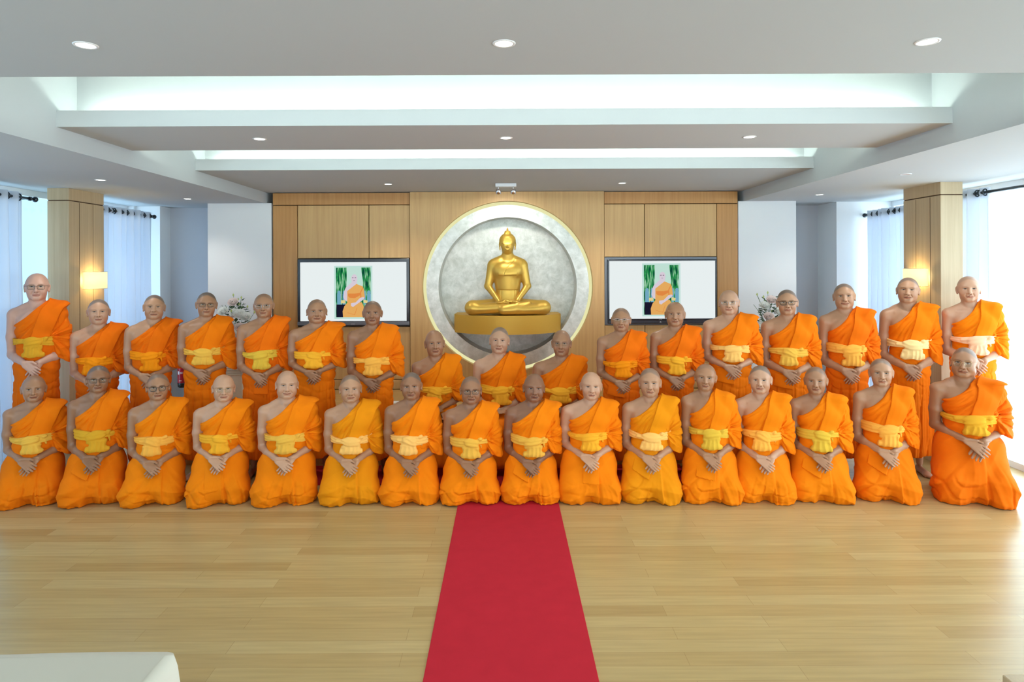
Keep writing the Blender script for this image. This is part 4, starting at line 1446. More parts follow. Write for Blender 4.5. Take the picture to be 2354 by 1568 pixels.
# ---------------------------------------------------------------- pillars, lamps, curtains
def build_pillars():
    for s, xa, xb, y0, y1, zt in ((-1, -4.348, -4.142, 6.20, 6.74, ZC), (1, 4.02, 4.225, 6.02, 6.58, ZC)):
        t = thing('pillar', (0, 0, 0), 0, ('oak-clad' if s < 0 else 'pale oak-clad') + ' pillar by the %s windows carrying a wall lamp' % ('left' if s < 0 else 'right'), 'pillar')
        mat = 'oak_light'
        xi = xb if s < 0 else xa
        def bx(x0, x1, ya, yb, z0, z1, nm, m=mat, bev=.002):
            mb = MB(); mb.box(x0, x1, ya, yb, z0, z1, bev=bev); mb.build(nm, M[m], t)
        zc = ZC - .118
        bx(xa + .006, xb - .006, y0 + .006, y1 - .006, 0, zt, 'core', 'joint', 0)
        bx(xa, xb, y0, y1, zc + .006, zt, 'cap_band')
        bx(xa, xb, y0, y1, .115, zc - .004, 'cladding')
        bx(xa, xb, y0 - .004, y1 + .004, 0, .108, 'plinth')
        # vertical joints of the side facing the room
        yj = y0 + (.15 if s < 0 else .145)
        for yy, wd in ((yj, .004), (y0 + .36, .0015)):
            mb = MB(); mb.box(xi - .002, xi + .002, yy, yy + wd, .12, zc - .01); mb.build('joint_line', M['joint'], t)
        # lamp
        yc = 6.53 if s < 0 else 6.33
        dirx = 1 if s < 0 else -1
        tl = thing('wall_lamp', (xi, yc, 1.74), 0, 'glowing half-round fabric wall lamp on the %s pillar' % ('left' if s < 0 else 'right'), 'wall lamp')
        mb = MB()
        rows = []
        for z in (-.083, .083):
            rows.append([(dirx * (.012 + .112 * math.sin(PI * i / 20) ** .8), -.152 * math.cos(PI * i / 20), z) for i in range(21)])
        mb.grid(rows)
        sh = mb.build('lamp_shade', M['shade'], tl, True)
        so = sh.modifiers.new('thick', 'SOLIDIFY'); so.thickness = .003
        mb = MB()
        for z in (-.084, .084):
            mb.tube([(dirx * (.012 + .113 * math.sin(PI * i / 20) ** .8), -.153 * math.cos(PI * i / 20), z) for i in range(21)], .0022, 6)
        mb.build('shade_rim', M['chrome'], tl, True)
        mb = MB(); x0, x1 = sorted((0.0, dirx * .012)); mb.box(x0, x1, -.05, .05, -.06, .06, bev=.003)
        x0, x1 = sorted((dirx * .012, dirx * .05)); mb.box(x0, x1, -.012, .012, -.03, -.01)
        mb.build('bracket', M['chrome'], tl)
        mb = MB(); mb.lathe([(.002, -.03), (.010, -.02), (.014, .0), (.012, .02), (.002, .03)], c=(dirx * .05, 0, 0.0), n=16)
        mb.build('bulb', M['bulb'], tl, True)
        l = bpy.data.lights.new('lamp_light', 'POINT'); l.energy = 16; l.color = (1, .72, .30); l.shadow_soft_size = .02
        lo = bpy.data.objects.new('lamp_light', l); COL.objects.link(lo); lo.parent = tl; lo.location = (dirx * .055, 0, .0)
        lo2 = None

def curtain(X, y0, y1, folds, label, group, zt=2.555, zb=.03, amp=.045, flare=0.0):
    """a hanging eyelet curtain; the sheet waves about the plane x = X"""
    t = thing('curtain', (X, 0, 0), 0, label, 'curtain', group)
    n = folds * 14
    rows = []
    yc = (y0 + y1) / 2
    for j in range(22):
        v = j / 21
        z = zt + (zb - zt) * v
        w = 1 + flare * v * v
        row = []
        for i in range(n + 1):
            u = i / n
            y = yc + (y0 + (y1 - y0) * u - yc) * w
            ph = 2 * PI * folds * u
            a = amp * (1 + .25 * math.sin(u * 9 + 2)) * (.85 + .35 * v)
            row.append((a * math.sin(ph + .5 * v * math.sin(u * 5)) + .012 * math.sin(ph * .37 + v * 3), y + .01 * v * math.sin(ph * 2), z))
        rows.append(row)
    mb = MB(); mb.grid(rows)
    o = mb.build('fabric', M['curtain'], t, True)
    so = o.modifiers.new('thick', 'SOLIDIFY'); so.thickness = .002
    for k in range(folds * 2):
        u = (k + .5) / (folds * 2)
        y = y0 + (y1 - y0) * u
        y = y0 + (y1 - y0) * (k + .0) / (folds * 2) + .02
        mb = MB()
        # eyelet: a ring threaded by the rod
        cc = (0, y, zt - .045)
        ang = (1 if k % 2 == 0 else -1) * .30
        pts = []
        for q in range(20):
            a = 2 * PI * q / 20
            r = .029
            px, pz = r * math.cos(a), r * math.sin(a)
            pts.append((cc[0] + px * math.cos(ang), cc[1] + px * math.sin(ang), cc[2] + pz))
        mb.tube(pts, .0065, 8, closed=True)
        mb.build('eyelet', M['darkmetal'], t, True)
    return t

def rod(X, y0, y1, z, label):
    t = thing('curtain_rod', (X, 0, z), 0, label, 'curtain rod')
    mb = MB(); mb.tube([(0, y0, 0), (0, y1, 0)], .014, 12); mb.build('pole', M['darkmetal'], t, True)
    for y in (y1, ):
        mb = MB(); mb.lathe([(.002, y - .002), (.020, y), (.026, y + .012), (.026, y + .022), (.016, y + .036), (.002, y + .04)], n=14, axis='y')
        mb.build('finial', M['darkmetal'], t, True)
    s = -1 if X < 0 else 1
    for y in (y0 + .5, y1 - .05):
        mb = MB(); mb.tube([(0, y, 0), (s * .09, y, 0), (s * .14, y, .0)], .008, 8)
        mb.lathe([(.02, -.01), (.02, .01)], c=(0, y, 0), n=12, axis='y')
        mb.build('rod_bracket', M['darkmetal'], t, True)

def build_curtains():
    curtain(-4.43, 4.60, 6.00, 10, 'white eyelet curtain at far left, in front of the oak pillar', None, flare=.12)
    curtain(-4.27, 6.82, 7.86, 9, 'white eyelet curtain between the left pillar and left corner', None, zt=2.53, flare=.10)
    curtain(4.36, 5.90, 6.20, 3, 'short bunched white curtain right of the right pillar', None, zt=2.56, amp=.045)
    curtain(4.30, 6.84, 7.70, 8, 'white eyelet curtain left of the right pillar', None, zt=2.50, flare=.16)
    rod(-4.43, 3.6, 6.14, 2.51, 'dark curtain rod over the far left curtain')
    rod(-4.27, 6.78, 7.93, 2.485, 'dark curtain rod between left pillar and corner')
    rod(4.36, 3.0, 6.26, 2.515, 'dark curtain rod over the far right window')
    rod(4.30, 6.70, 7.78, 2.455, 'dark curtain rod left of the right pillar')

# ---------------------------------------------------------------- ceiling lamps
def build_lights():
    spots = [(-1.68, 2.62, ZB), (0, 2.62, ZB), (1.70, 2.62, ZB), (-1.70, 4.53, ZB), (0.01, 4.53, ZB), (1.70, 4.53, ZB),
             (-1.25, 7.0, ZB), (1.26, 7.0, ZB), (-3.5, 5.65, ZC), (-3.5, 7.2, ZC), (3.38, 5.50, ZC), (3.40, 7.05, ZC)]
    names = ['nearest the camera, left', 'nearest the camera, above the runner', 'nearest the camera, right',
             'under the middle beam, left', 'under the middle beam, centre', 'under the middle beam, right',
             'near the wall left of the spotlights', 'near the wall right of the spotlights',
             'in the left side ceiling before the pillar', 'in the left side ceiling by the niche',
             'in the right side ceiling before the pillar', 'in the right side ceiling by the niche']
    for (x, y, z), nm in zip(spots, names):
        t = thing('ceiling_light', (x, y, z), 0, 'small round recessed ceiling light ' + nm, 'ceiling light', 'recessed ceiling lights')
        mb = MB()
        mb.grid([[(r * math.cos(2 * PI * k / 32), r * math.sin(2 * PI * k / 32), h) for k in range(32)] for r, h in
                 ((.034, .0005), (.036, -.003), (.045, -.003), (.047, .0005))], closed_v=True)
        mb.build('trim_ring', M['white'], t, True)
        mb = MB(); mb.lathe([(.035, -.0015), (.035, -.0005)], n=32)
        mb.build('bulb', M['bulb_off'] if nm.startswith('in the right side ceiling before') else M['bulb_cool'], t)
        l = bpy.data.lights.new('spot', 'SPOT'); l.energy = 75 if 'near the wall' in nm else 36; l.spot_size = math.radians(120); l.spot_blend = .9
        l.color = (1, .93, .84); l.shadow_soft_size = .035
        lo = bpy.data.objects.new('spot', l); COL.objects.link(lo); lo.parent = t; lo.location = (0, 0, -.012)
    # two-headed spotlight bar aimed at the statue
    t = thing('spotlight_bar', (.012, 7.0, ZB), 0, 'white ceiling bar with two small chrome spotlights above the statue', 'spotlight')
    mb = MB(); mb.box(-.112, .112, -.03, .03, -.035, 0, bev=.003); mb.build('bar', M['white'], t)
    for s in (-1, 1):
        c = (s * .080, .0, -.075)
        mb = MB(); mb.tube([(c[0], 0, -.03), (c[0], .0, -.06)], .006, 8)
        hd = mb.build('stem', M['chrome'], t, True)
        mb = MB()
        d = Vector((-s * .02, .62, -.78)).normalized()
        cc = Vector(c)
        mb.tube([cc - d * .022, cc - d * .012, cc + d * .018, cc + d * .03], [.012, .026, .031, .031], 16)
        sh = mb.build('spot_head', M['chrome'], t, True)
        mb = MB(); mb.tube([cc + d * .0305, cc + d * .032], [.024, .024], 16); mb.build('spot_lens', M['bulb_cool'], sh)
        l = bpy.data.lights.new('spot', 'SPOT'); l.energy = 17; l.spot_size = math.radians(112); l.spot_blend = .9
        l.color = (1, .96, .88); l.shadow_soft_size = .03
        lo = bpy.data.objects.new('spot', l); COL.objects.link(lo); lo.parent = t; lo.location = cc + d * .045
        lo.rotation_euler = Vector((-s * .05, .70, -.62)).to_track_quat('-Z', 'Y').to_euler()
    # fluorescent strips hidden in the coves
    for yt, nm in ((4.235, 'front cove of the middle ceiling beam'), (6.085, 'front cove of the farthest ceiling beam'),
                   (2.945, 'added rear cove of the nearest ceiling beam'), (4.855, 'added rear cove of the middle ceiling beam')):  # unseen rear strips, added to brighten the fronts of the beams
        t = thing('cove_light_tube', (0, yt, 2.803), 0, 'hidden strip light in the ' + nm, 'strip light')
        mb = MB(); mb.tube([(-2.72, 0, 0), (2.72, 0, 0)], .013, 8); mb.build('tube', M['cove'], t, True)
        mb = MB(); mb.box(-2.74, 2.74, -.02, .02, -.015, -.010); mb.build('holder', M['white'], t)

# ---------------------------------------------------------------- stage, flowers, carpet, table, extinguisher
def build_props():
    t = thing('stage', (0, 0, 0), 0, 'low oak stage along the front wall behind the monks', 'stage')
    mb = MB(); mb.box(-3.03, 2.70, 6.15, DW - .032, 0, .385, bev=.003); mb.build('stage_body', M['oak_dark'], t)
    mb = MB(); mb.box(-3.05, 2.72, 6.13, DW - .032, .386, .415, bev=.003); mb.build('stage_top', M['oak_shelf'], t)
    mb = MB(); mb.box(-.10, .10, -.02, .02, .0, .001)
    mb = MB(); mb.box(-1.29, -1.13, 6.90, 7.02, .4155, .4185)
    tag(mb.build('paper_sheet', M['white']), 'white paper sheet lying on the stage left of the seated monks', 'paper')
    # runner and cross carpet
    def slab(nm, x0, x1, y0, y1, z, label):
        mb = MB(); mb.box(x0, x1, y0, y1, .0, z, bev=.002)
        return tag(mb.build(nm, M['carpet']), label, 'carpet')
    slab('carpet_runner', -.375, .412, -1.0, 5.555, .006, 'long red carpet runner leading from the camera to the monks')
    slab('cross_carpet', -2.17, 1.62, 5.56, 6.10, .0055, 'red carpet strip along the stage under the standing monks')
    # pedestals with flowers
    for s, x, lab in ((-1, -2.87, 'left'), (1, 2.825, 'right')):
        y = 6.98
        t = thing('pedestal', (x, y, .415 if s < 0 else .0), 0, 'pale draped flower pedestal %s of the statue' % lab, 'pedestal')
        z1 = .42
        z0 = 0 if s < 0 else .415 - .415
        if s > 0: z1 = .835
        mb = MB(); mb.box(-.085, .085, -.085, .085, 0, z1 - .11, bev=.004); mb.build('pedestal_body', M['tablecloth'], t)
        mb = MB()
        for q in range(6):
            zq = z1 - .11 + q * .018
            mb.box(-.095 - .002 * (q % 2), .095 + .002 * (q % 2), -.095, .095, zq, zq + .015, bev=.003)
        mb.build('pleated_top', M['tablecloth'], t)
        flowers(x, y, (.415 if s < 0 else 0) + z1, s, lab)
    # fire extinguisher
    x, y = -4.06, 8.20
    t = thing('fire_extinguisher', (x, y, .36), 0, 'red fire extinguisher hanging low in the left niche', 'fire extinguisher')
    mb = MB(); mb.lathe([(.054, .05), (.056, .07), (.056, .36), (.050, .40), (.030, .43), (.016, .44)], n=32); mb.build('cylinder', M['extred'], t, True)
    mb = MB(); mb.lathe([(.040, 0), (.054, .015), (.057, .05), (.057, .062)], n=32); mb.build('base_cap', M['black'], t, True)
    mb = MB(); mb.lathe([(.016, .44), (.016, .47)], n=16); mb.box(-.012, .012, -.06, .03, .47, .485); mb.box(-.012, .012, -.055, .0, .495, .503)
    mb.build('handle', M['black'], t)
    mb = MB(); mb.tube([(.02, 0, .46), (.07, -.01, .44), (.075, -.01, .30), (.066, -.01, .12)], .008, 8); mb.build('hose', M['black'], t, True)
    for z0, z1, xx in ((.26, .31, -.022), (.17, .21, -.022), (.27, .275, .012), (.285, .29, .012), (.30, .305, .012), (.18, .185, .012), (.195, .20, .012), (.09, .094, .0)):
        mb = MB()
        wdt = .010 if z1 - z0 > .02 else .017
        mb.grid([[(.0568 * math.sin(a), -.0568 * math.cos(a), z) for a in [(xx - wdt + 2 * wdt * i / 4) / .056 for i in range(5)]] for z in (z0, z1)])
        mb.build('label_mark', M['white'], t)
    mb = MB(); mb.box(-.02, .02, .054, .10, .33, .38); mb.build('wall_hook', M['darkmetal'], t)
    # table with a white cloth at the lower left corner
    t = tablecloth()

def tablecloth():
    t = thing('covered_table', (-1.75, 1.2, 0), .02, 'white-clothed table in the near left corner of the photo', 'table')
    z = .75
    # corner at local (.82,.66)
    hx, hy = .82, .655
    def ring(off, zz, wav=0.0):
        pts = []
        n = 34
        per = []
        r = .03 + off
        for cx, cy, a0 in ((hx - .03, hy - .03, 0), (-hx + .03, hy - .03, PI / 2), (-hx + .03, -hy + .03, PI), (hx - .03, -hy + .03, 1.5 * PI)):
            for i in range(9):
                a = a0 + i * PI / 16
                per.append((cx + r * math.cos(a), cy + r * math.sin(a), a))
            nx = {0: (-1, 0), 1: (0, -1), 2: (1, 0), 3: (0, 1)}[int(a0 / (PI / 2) + .5)]
            L = 2 * (hx if nx[0] else hy) - .06
            base = per[-1]
            for i in range(1, 24):
                per.append((base[0] + nx[0] * L * i / 24, base[1] + nx[1] * L * i / 24, base[2]))
        for k, (px, py, a) in enumerate(per):
            w = wav * math.sin(k * 1.15) * 1.0
            pts.append((px + w * math.cos(a), py + w * math.sin(a), zz + .0015 * math.sin(k * .7)))
        return pts
    mb = MB()
    V = mb.grid([ring(.012, .02, .026), ring(.022, .30, .020), ring(.018, .58, .012), ring(.008, .72, .003), ring(.0, z + .003), ring(-.025, z + .006)], closed_v=True)
    mb.bm.faces.new(V[-1])
    o = mb.build('tablecloth', M['tablecloth'], t, True)
    mb = MB(); mb.box(-hx + .02, hx - .02, -hy + .02, hy - .02, z - .03, z); mb.build('table_top', M['oak_light'], t)
    for sx in (-1, 1):
        for sy in (-1, 1):
            mb = MB(); mb.box(sx * (hx - .08) - .02, sx * (hx - .08) + .02, sy * (hy - .08) - .02, sy * (hy - .08) + .02, 0, z - .03); mb.build('leg', M['darkmetal'], t)
    # pale low box corner bottom right
    mb = MB(); mb.box(-.3, .3, -.25, .25, 0, .02, bev=.003)
    t2 = thing('side_table', (1.74, 2.266, 0), 0, 'corner of a small pale wooden table at the lower right edge', 'side table')
    mb = MB(); mb.box(-.02, .8, -.7, .0, .40, .43, bev=.004); mb.build('table_top', M['oak_light'], t2)
    for a in (.03, .74):
        for b in (-.05, -.65):
            mb = MB(); mb.box(a - .02, a + .02, b - .02, b + .02, 0, .40); mb.build('leg', M['oak_light'], t2)
    return t

def flowers(x, y, z, s, lab):
    rnd = random.Random(5 + s)
    t = thing('flower_arrangement', (x, y, z), 0, 'tall spire of pale roses and white lisianthus on the %s pedestal' % lab, 'flowers')
    t.scale = (1.25, 1.1, 1.18)
    mb = MB(); mb.lathe([(.05, 0), (.075, .02), (.08, .07), (.07, .075)], n=20); mb.build('bowl', M['white'], t, True)
    # foliage: many small leaves
    mb = MB()
    for i in range(230):
        h = .05 + .52 * rnd.random() ** 1.2
        R = .17 * (1 - h / .66) + .02
        a = rnd.random() * 2 * PI; r = R * math.sqrt(rnd.random()) * 1.05
        c = Vector((r * math.cos(a), r * math.sin(a), h))
        d = Vector((math.cos(a + rnd.uniform(-.6, .6)), math.sin(a + rnd.uniform(-.6, .6)), rnd.uniform(-.2, 1.0))).normalized()
        L = rnd.uniform(.035, .06); wd = L * .30
        sd = d.cross(Vector((0, 0, 1))).normalized(); up = sd.cross(d)
        p = [c, c + d * L * .45 + sd * wd + up * .004, c + d * L, c + d * L * .45 - sd * wd + up * .004, c + d * L * .5 + up * -.004]
        vs = [mb.bm.verts.new(q) for q in p]
        for q in ((0, 1, 4), (1, 2, 4), (2, 3, 4), (3, 0, 4)):
            mb.bm.faces.new([vs[k] for k in q])
    fo = mb.build('foliage', M['leaf'], t, recalc=False); fo['kind'] = 'stuff'
    mb = MB()
    tips = []
    for i in range(26):
        a = rnd.random() * 2 * PI
        h0 = rnd.uniform(.1, .45)
        h1 = h0 + rnd.uniform(.08, .2)
        if i < 5: h0, h1 = .45, .62 - i * .02
        rr = (.21 * (1 - h1 / .85) + .03) * (1.15 if i >= 5 else .35)
        p1 = Vector((rr * math.cos(a), rr * math.sin(a) * .8, h1))
        p0 = Vector((rr * .2 * math.cos(a), rr * .2 * math.sin(a), h0))
        m_ = (p0 + p1) / 2 + Vector((0, 0, -.02))
        mb.tube([p0, m_, p1], .0018, 5)
        tips.append(p1)
    mb.build('stems', M['stem'], t, True)
    for p1 in tips[::2]:
        mb = MB(); mb.lathe([(.001, -.012), (.007, -.004), (.008, .004), (.001, .016)], c=tuple(p1), n=8); mb.build('bud', M['bud'], t, True)
    SPR = 1.1
    pos = [(-.005, .55), (.045, .445), (.095, .42), (-.035, .40), (-.075, .47) if s < 0 else (-.06, .50), (-.02, .345), (.055, .33), (-.115, .30), (.115, .27), (.03, .245),
           (-.055, .235), (.075, .165), (.015, .14), (-.09, .14), (.02, .075)]
    for q in range(14):
        hz_ = rnd.uniform(.05, .47); aa = rnd.uniform(-1.4, 1.4); rr_ = .20 * (1 - hz_ / .75)
        pos.append((rr_ * math.sin(aa), hz_, -rr_ * math.cos(aa)))
    for i, pp in enumerate(pos):
        px, pz = pp[:2]
        py = pp[2] if len(pp) > 2 else -(.17 * (1 - pz / .85))
        c = Vector((px * SPR, py, pz))
        R = rnd.uniform(.040, .048)
        mb = MB()
        for lay, (n, r0, tl) in enumerate(((3, .30, .55), (4, .55, .40), (5, .80, .15), (6, 1.0, -.25))):
            for k in range(n):
                a = 2 * PI * k / n + lay * .5
                rows = []
                for u in range(4):
                    row = []
                    for v in range(5):
                        th = a + (v / 4 - .5) * 2.2 * (2 * PI / n) / 1.6
                        rr = R * r0 * math.sin(.35 + u / 3 * 1.15) * (1 + .06 * math.sin(v * 3))
                        h = R * (.05 + (u / 3) * (.6 + .35 * tl)) - (.25 * R * abs(v / 4 - .5) if u == 3 else 0)
                        row.append(Vector((rr * math.cos(th), rr * math.sin(th), h)))
                    rows.append(row)
                q = Vector((px * 2, -1, .85)).normalized().to_track_quat('Z', 'Y')
                mb.grid([[c + q @ w for w in row] for row in rows])
        o = mb.build('rose' if i % 3 == 0 else 'white_bloom', M['rose'] if i % 3 == 0 else M['bloom'], t, True)
        so = o.modifiers.new('thick', 'SOLIDIFY'); so.thickness = .0012

# ---------------------------------------------------------------- golden statue
def build_statue():
    X = axis([(-.56, -.10, .0065), (-.10, .10, .0028), (.10, .56, .0065)]); Y = axis([(-.30, -.112, .006), (-.112, -.04, .0030), (-.04, .22, .010)])
    Z = axis([(-.01, .70, .0060), (.70, 1.03, .0028)])
    f = Field(X, Y, Z)
    # crossed legs
    for s in (-1, 1):
        f.cap((s * .08, .05, .10), (s * .405, -.060, .085), .085, .084, .03)
        f.ell((s * .405, -.060, .083), (.094, .098, .083), .02)
    f.cap((.40, -.09, .070), (-.05, -.175, .062), .066, .052, .02)
    f.cap((-.40, -.09, .070), (.10, -.150, .090), .064, .050, .02)
    f.cap((.12, -.15, .115), (.24, -.105, .140), .034, .024, .02)     # upturned foot
    f.ell((0, -.02, .09), (.30, .16, .075), .04)
    # trunk
    f.ell((0, .02, .15), (.165, .12, .14), .04)
    f.cap((0, .02, .20), (0, .012, .46), .118, .138, .05, sq=(.86, 1.1, 1))
    f.ell((0, .012, .50), (.178, .100, .150), .04)
    for s in (-1, 1):
        f.cap((s * .10, .012, .60), (s * .165, .012, .575), .045, .052, .05)
        f.ell((s * .07, -.045, .515), (.085, .050, .07), .05)
        f.cap((s * .03, .02, .662), (s * .150, .018, .600), .040, .046, .05)
        f.cap((s * .178, .015, .565), (s * .226, .010, .330), .058, .045, .03)
        f.cap((s * .232, .010, .330), (s * .105, -.125, .160), .043, .026, .015)
        # hand lying in the lap
        f.ell((s * .075, -.150, .150 if s < 0 else .160), (.060, .036, .018), .012, rot=(1, s * .15))
        for k in range(4):
            f.cap((s * .04, -.145 - .011 * k, .148 if s < 0 else .160), (-s * .012, -.152 - .010 * k, .142 if s < 0 else .160), .0085, .0065, .003)
        f.cap((s * .055, -.155, .170), (s * .012, -.165, .178), .0085, .0065, .004)
    # neck and head
    f.cap((0, .02, .62), (0, .018, .78), .066, .058, .03)
    hz = .800
    f.ell((0, .015, hz + .045), (.082, .094, .080), .01)
    f.ell((0, -.008, hz - .010), (.070, .080, .082), .03)
    f.ell((0, -.035, hz - .066), (.034, .036, .028), .03)
    f.cap((0, -.080, hz + .036), (0, -.101, hz - .018), .0055, .0090, .008)
    for s in (-1, 1):
        f.cap((s * .010, -.083, hz + .024), (s * .034, -.077, hz + .037), .0028, .0030, .010)
        f.cap((s * .034, -.077, hz + .037), (s * .060, -.060, hz + .028), .0030, .0025, .010)
        f.ell((s * .034, -.100, hz + .020), (.024, .018, .013), .012, sub=True)
        f.ell((s * .033, -.068, hz + .008), (.0185, .0165, .0115), .003)
        f.cap((s * .018, -.0840, hz + .0015), (s * .050, -.0760, hz + .004), .0030, .0024, .002, sub=True)
        f.ell((s * .010, -.091, hz - .022), (.007, .009, .0060), .006)
        f.ell((s * .086, .010, hz + .010), (.009, .020, .040), .004, rot=(2, s * -.4))
        f.ell((s * .084, .008, hz - .035), (.008, .012, .026), .004)
    f.cap((-.019, -.0780, hz - .0450), (.019, -.0780, hz - .0450), .0055, .0055, .010)
    f.cap((-.014, -.0770, hz - .0560), (.014, -.0770, hz - .0560), .0065, .0065, .010)
    f.cap((-.024, -.0810, hz - .0495), (.024, -.0810, hz - .0495), .0020, .0020, .004, sub=True)
    # hair cap, topknot and finial
    x, y, z = f.grids()
    f.ell((0, .020, hz + .052), (.093, .098, .084), .004)
    f.ell((0, .015, hz + .075), (.080, .088, .066), .01)
    f.ell((0, -.094, hz + .046), (.056, .026, .040), .020, sub=True)
    f.cap((0, .0, hz + .128), (0, .0, hz + .130), .030, .030, .003, sq=(.7, .7, 1.3))
    f.ell((0, .0, hz + .150), (.035, .035, .022), .004)
    f.cap((0, .0, hz + .166), (0, .0, hz + .174), .012, .008, .004)
    f.ell((0, .0, hz + .184), (.0125, .0125, .0120), .002)
    f.cap((0, .0, hz + .194), (0, .0, hz + .206), .005, .002, .004)
    F = f.F
    F = F - .0016 * np.clip(np.sin(np.arctan2(x, -y) * 24), -1, 1) * sstep(hz + .112, hz + .120, z) * sstep(hz + .140, hz + .134, z)
    # engraved robe lines
    fr = sstep(0, -.03, y)
    def groove(d, m):
        return .0035 * np.exp(-(d / .0032) ** 2) * m * fr
    lx = -.045 + .12 * np.clip((z - .455) / .17, 0, 1) ** 1.6
    F = F + groove(x - lx, (z > .455) & (z < .64)) - .0025 * sstep(.002, -.002, lx - x) * (z > .455) * (z < .64) * fr * (x < .17)
    F = F - .0035 * sstep(.450, .456, z) * sstep(.52, .47, z) * fr * (np.abs(x) < .11)
    F = F + groove(z - .285, np.abs(x) < .15)
    F = F + groove(x + .075, (z > .16) & (z < .285)) + groove(x - .080, (z > .16) & (z < .285))
    F = np.maximum(F, -z)
    V, Q = surface_nets(X, Y, Z, F.astype(f32))
    V = V.copy()
    V[:, 2] *= 1.012
    wh = sstep(.70, .78, V[:, 2]); V[:, 0] *= 1 + .05 * wh
    t = thing('golden_statue', (.030, 7.62, 1.300), 0, 'golden seated meditating statue with pointed topknot on curved shelf', 'statue')
    k = sstep(.94, .97, V[:, 2] / 1.012)
    link_mesh('figure', mesh_np('figure', V, Q), M['gold'], t)

# ---------------------------------------------------------------- daylight, camera
def build_light_and_camera():
    cy = SC.cycles
    cy.max_bounces = 7; cy.diffuse_bounces = 3; cy.glossy_bounces = 3; cy.transmission_bounces = 4; cy.transparent_max_bounces = 8
    cy.adaptive_threshold = 0.035
    w = bpy.data.worlds.new('sky'); SC.world = w
    w.use_nodes = True
    nt = w.node_tree
    bg = nt.nodes['Background']
    tc = nt.nodes.new('ShaderNodeTexCoord')
    sp = nt.nodes.new('ShaderNodeSeparateXYZ')
    cr = nt.nodes.new('ShaderNodeValToRGB')
    mr = nt.nodes.new('ShaderNodeMapRange')
    mr.inputs['From Min'].default_value = -1; mr.inputs['From Max'].default_value = 1
    nt.links.new(tc.outputs['Generated'], sp.inputs[0])
    nt.links.new(sp.outputs[0], mr.inputs['Value'])
    nt.links.new(mr.outputs[0], cr.inputs['Fac'])
    cr.color_ramp.elements[0].color = (.24, .46, .62, 1)
    cr.color_ramp.elements[1].color = (.95, 1.0, 1.0, 1)
    nt.links.new(cr.outputs[0], bg.inputs['Color'])
    bg.inputs['Strength'].default_value = 3.0
    def area(nm, loc, rot, sx, sy, e, col):
        l = bpy.data.lights.new(nm, 'AREA'); l.shape = 'RECTANGLE'; l.size = sx; l.size_y = sy; l.energy = e; l.color = col
        o = bpy.data.objects.new(nm, l); COL.objects.link(o); o.location = loc; o.rotation_euler = rot
        return o
    # daylight entering the windows
    area('daylight_left', (XL - .30, 1.95, 1.32), (0, -PI / 2, 0), 2.5, 8.6, 95, (.62, .80, 1.0))
    area('daylight_left_small', (XL - .30, 7.4, 1.32), (0, -PI / 2, 0), 2.5, 1.15, 34, (.62, .80, 1.0))
    area('daylight_right', (XR + .30, 2.15, 1.32), (0, PI / 2, 0), 2.6, 9.1, 330, (.86, .94, 1.0))
    area('daylight_right_small', (XR + .30, 7.3, 1.32), (0, PI / 2, 0), 2.5, 1.0, 50, (.70, .86, 1.0))
    for x in (-2.0, 2.0):  # fill for the faces, added outside the unseen back windows
        area('fill_light_back', (x, YB - .3, 1.4), (PI / 2, 0, 0), 3.1, 2.0, 190, (1.0, .97, .94))
    cam = bpy.data.cameras.new('camera')
    cam.sensor_fit = 'HORIZONTAL'; cam.sensor_width = 36
    cam.lens = F_PX / 2354 * 36
    cam.shift_x = (1177 - CXP) / 2354
    cam.shift_y = -(784 - CYP) / 2354
    cam.clip_end = 100
    o = bpy.data.objects.new('camera', cam); COL.objects.link(o)
    o.matrix_world = Matrix.Translation((0, 0, HC)) @ Matrix.Rotation(PI / 2, 4, 'X') @ Matrix.Rotation(-ROLL, 4, 'Z')
    SC.camera = o
    vs = SC.view_settings
    vs.view_transform = 'Standard'; vs.look = 'None'; vs.exposure = EXPO; vs.gamma = 1
    vs.use_curve_mapping = False

EXPO = -0.38
M['ringlight'] = emat('ring_light', (.97, .94, .50), 1.1)
M['cove'] = emat('cove_tube', (.84, 1.0, .88), 50)
M['bulb'] = emat('warm_bulb', (1, .75, .35), 30)
M['bulb_cool'] = emat('lit_downlight', (1, .95, .88), 12)
M['bulb_off'] = pmat('unlit_downlight', srgb(190, 160, 160), .3)
M['scr_white'] = emat('screen_white', srgb(244, 252, 252), 1.15)
M['scr_mint'] = emat('screen_mint', srgb(214, 250, 240), 1.0)
M['scr_sky'] = emat('screen_sky', srgb(214, 250, 236), 1.0)
M['scr_blue'] = emat('screen_blue', srgb(128, 188, 214), 1.0)
M['scr_dark'] = emat('screen_dark', srgb(30, 28, 50), 1.0)
M['scr_cream'] = emat('screen_cream', srgb(252, 232, 160), 1.0)
M['scr_skin'] = emat('screen_skin', srgb(240, 226, 240), 1.0)
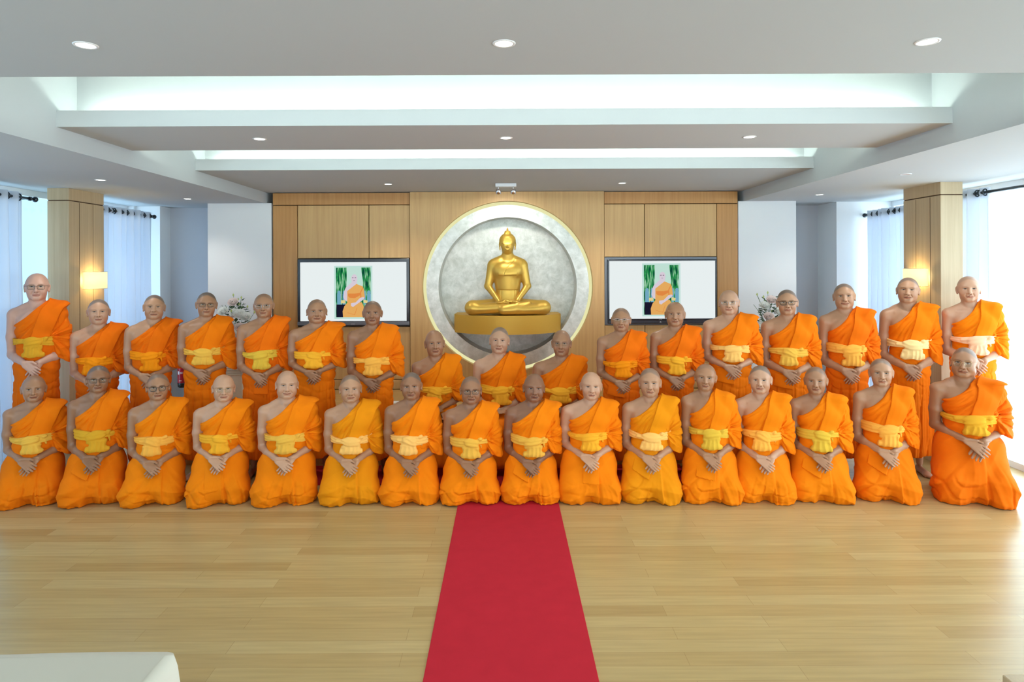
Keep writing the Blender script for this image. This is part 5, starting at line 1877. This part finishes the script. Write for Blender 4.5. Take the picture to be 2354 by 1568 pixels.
M['scr_grey'] = emat('screen_grey', srgb(130, 110, 130), 1.0)
M['scr_robe'] = emat('screen_robe', srgb(255, 190, 106), 1.0)
M['scr_robe2'] = emat('screen_robe_fold', srgb(250, 152, 76), 1.0)
M['letter'] = pmat('letter_paint', srgb(206, 208, 210), .4)
M['extred'] = pmat('red_enamel', srgb(178, 24, 40), .25)
M['leaf'] = pmat('dark_leaf', srgb(62, 92, 62), .6, noise=(30, .35))
M['stem'] = pmat('green_stem', srgb(96, 120, 88), .6)
M['bud'] = pmat('green_bud', srgb(190, 200, 120), .5)
M['rose'] = pmat('blush_rose', srgb(252, 232, 224), .7)
M['bloom'] = pmat('white_petal', srgb(252, 252, 244), .7)
def shade_mat():
    m, nt, b = new_mat('lamp_shade_fabric')
    b.inputs['Base Color'].default_value = srgb(250, 235, 190)
    b.inputs['Emission Color'].default_value = (1, .80, .36, 1)
    b.inputs['Emission Strength'].default_value = 1.2
    return m
M['shade'] = shade_mat()
def bamboo():
    m = emat('screen_bamboo', (0, 0, 0), 1.0)
    nt = m.node_tree
    tc = nt.nodes.new('ShaderNodeTexCoord'); mp = nt.nodes.new('ShaderNodeMapping'); mp.inputs['Scale'].default_value = (60, 1, 7)
    nz = nt.nodes.new('ShaderNodeTexNoise'); nz.inputs['Scale'].default_value = 1.0; nz.inputs['Detail'].default_value = 4
    cr = nt.nodes.new('ShaderNodeValToRGB')
    e = cr.color_ramp.elements
    e[0].position = .40; e[0].color = srgb(14, 84, 62)
    e[1].position = .66; e[1].color = srgb(214, 252, 226)
    x = e.new(.50); x.color = srgb(42, 168, 86)
    em = [n for n in nt.nodes if n.type == 'EMISSION'][0]
    nt.links.new(tc.outputs['Object'], mp.inputs[0]); nt.links.new(mp.outputs[0], nz.inputs['Vector'])
    nt.links.new(nz.outputs['Fac'], cr.inputs[0]); nt.links.new(cr.outputs[0], em.inputs['Color'])
    return m
M['scr_bamboo'] = bamboo()
build_room()
build_panelling()
build_pillars()
build_curtains()
build_lights()
build_props()
build_statue()
build_monks()
build_light_and_camera()
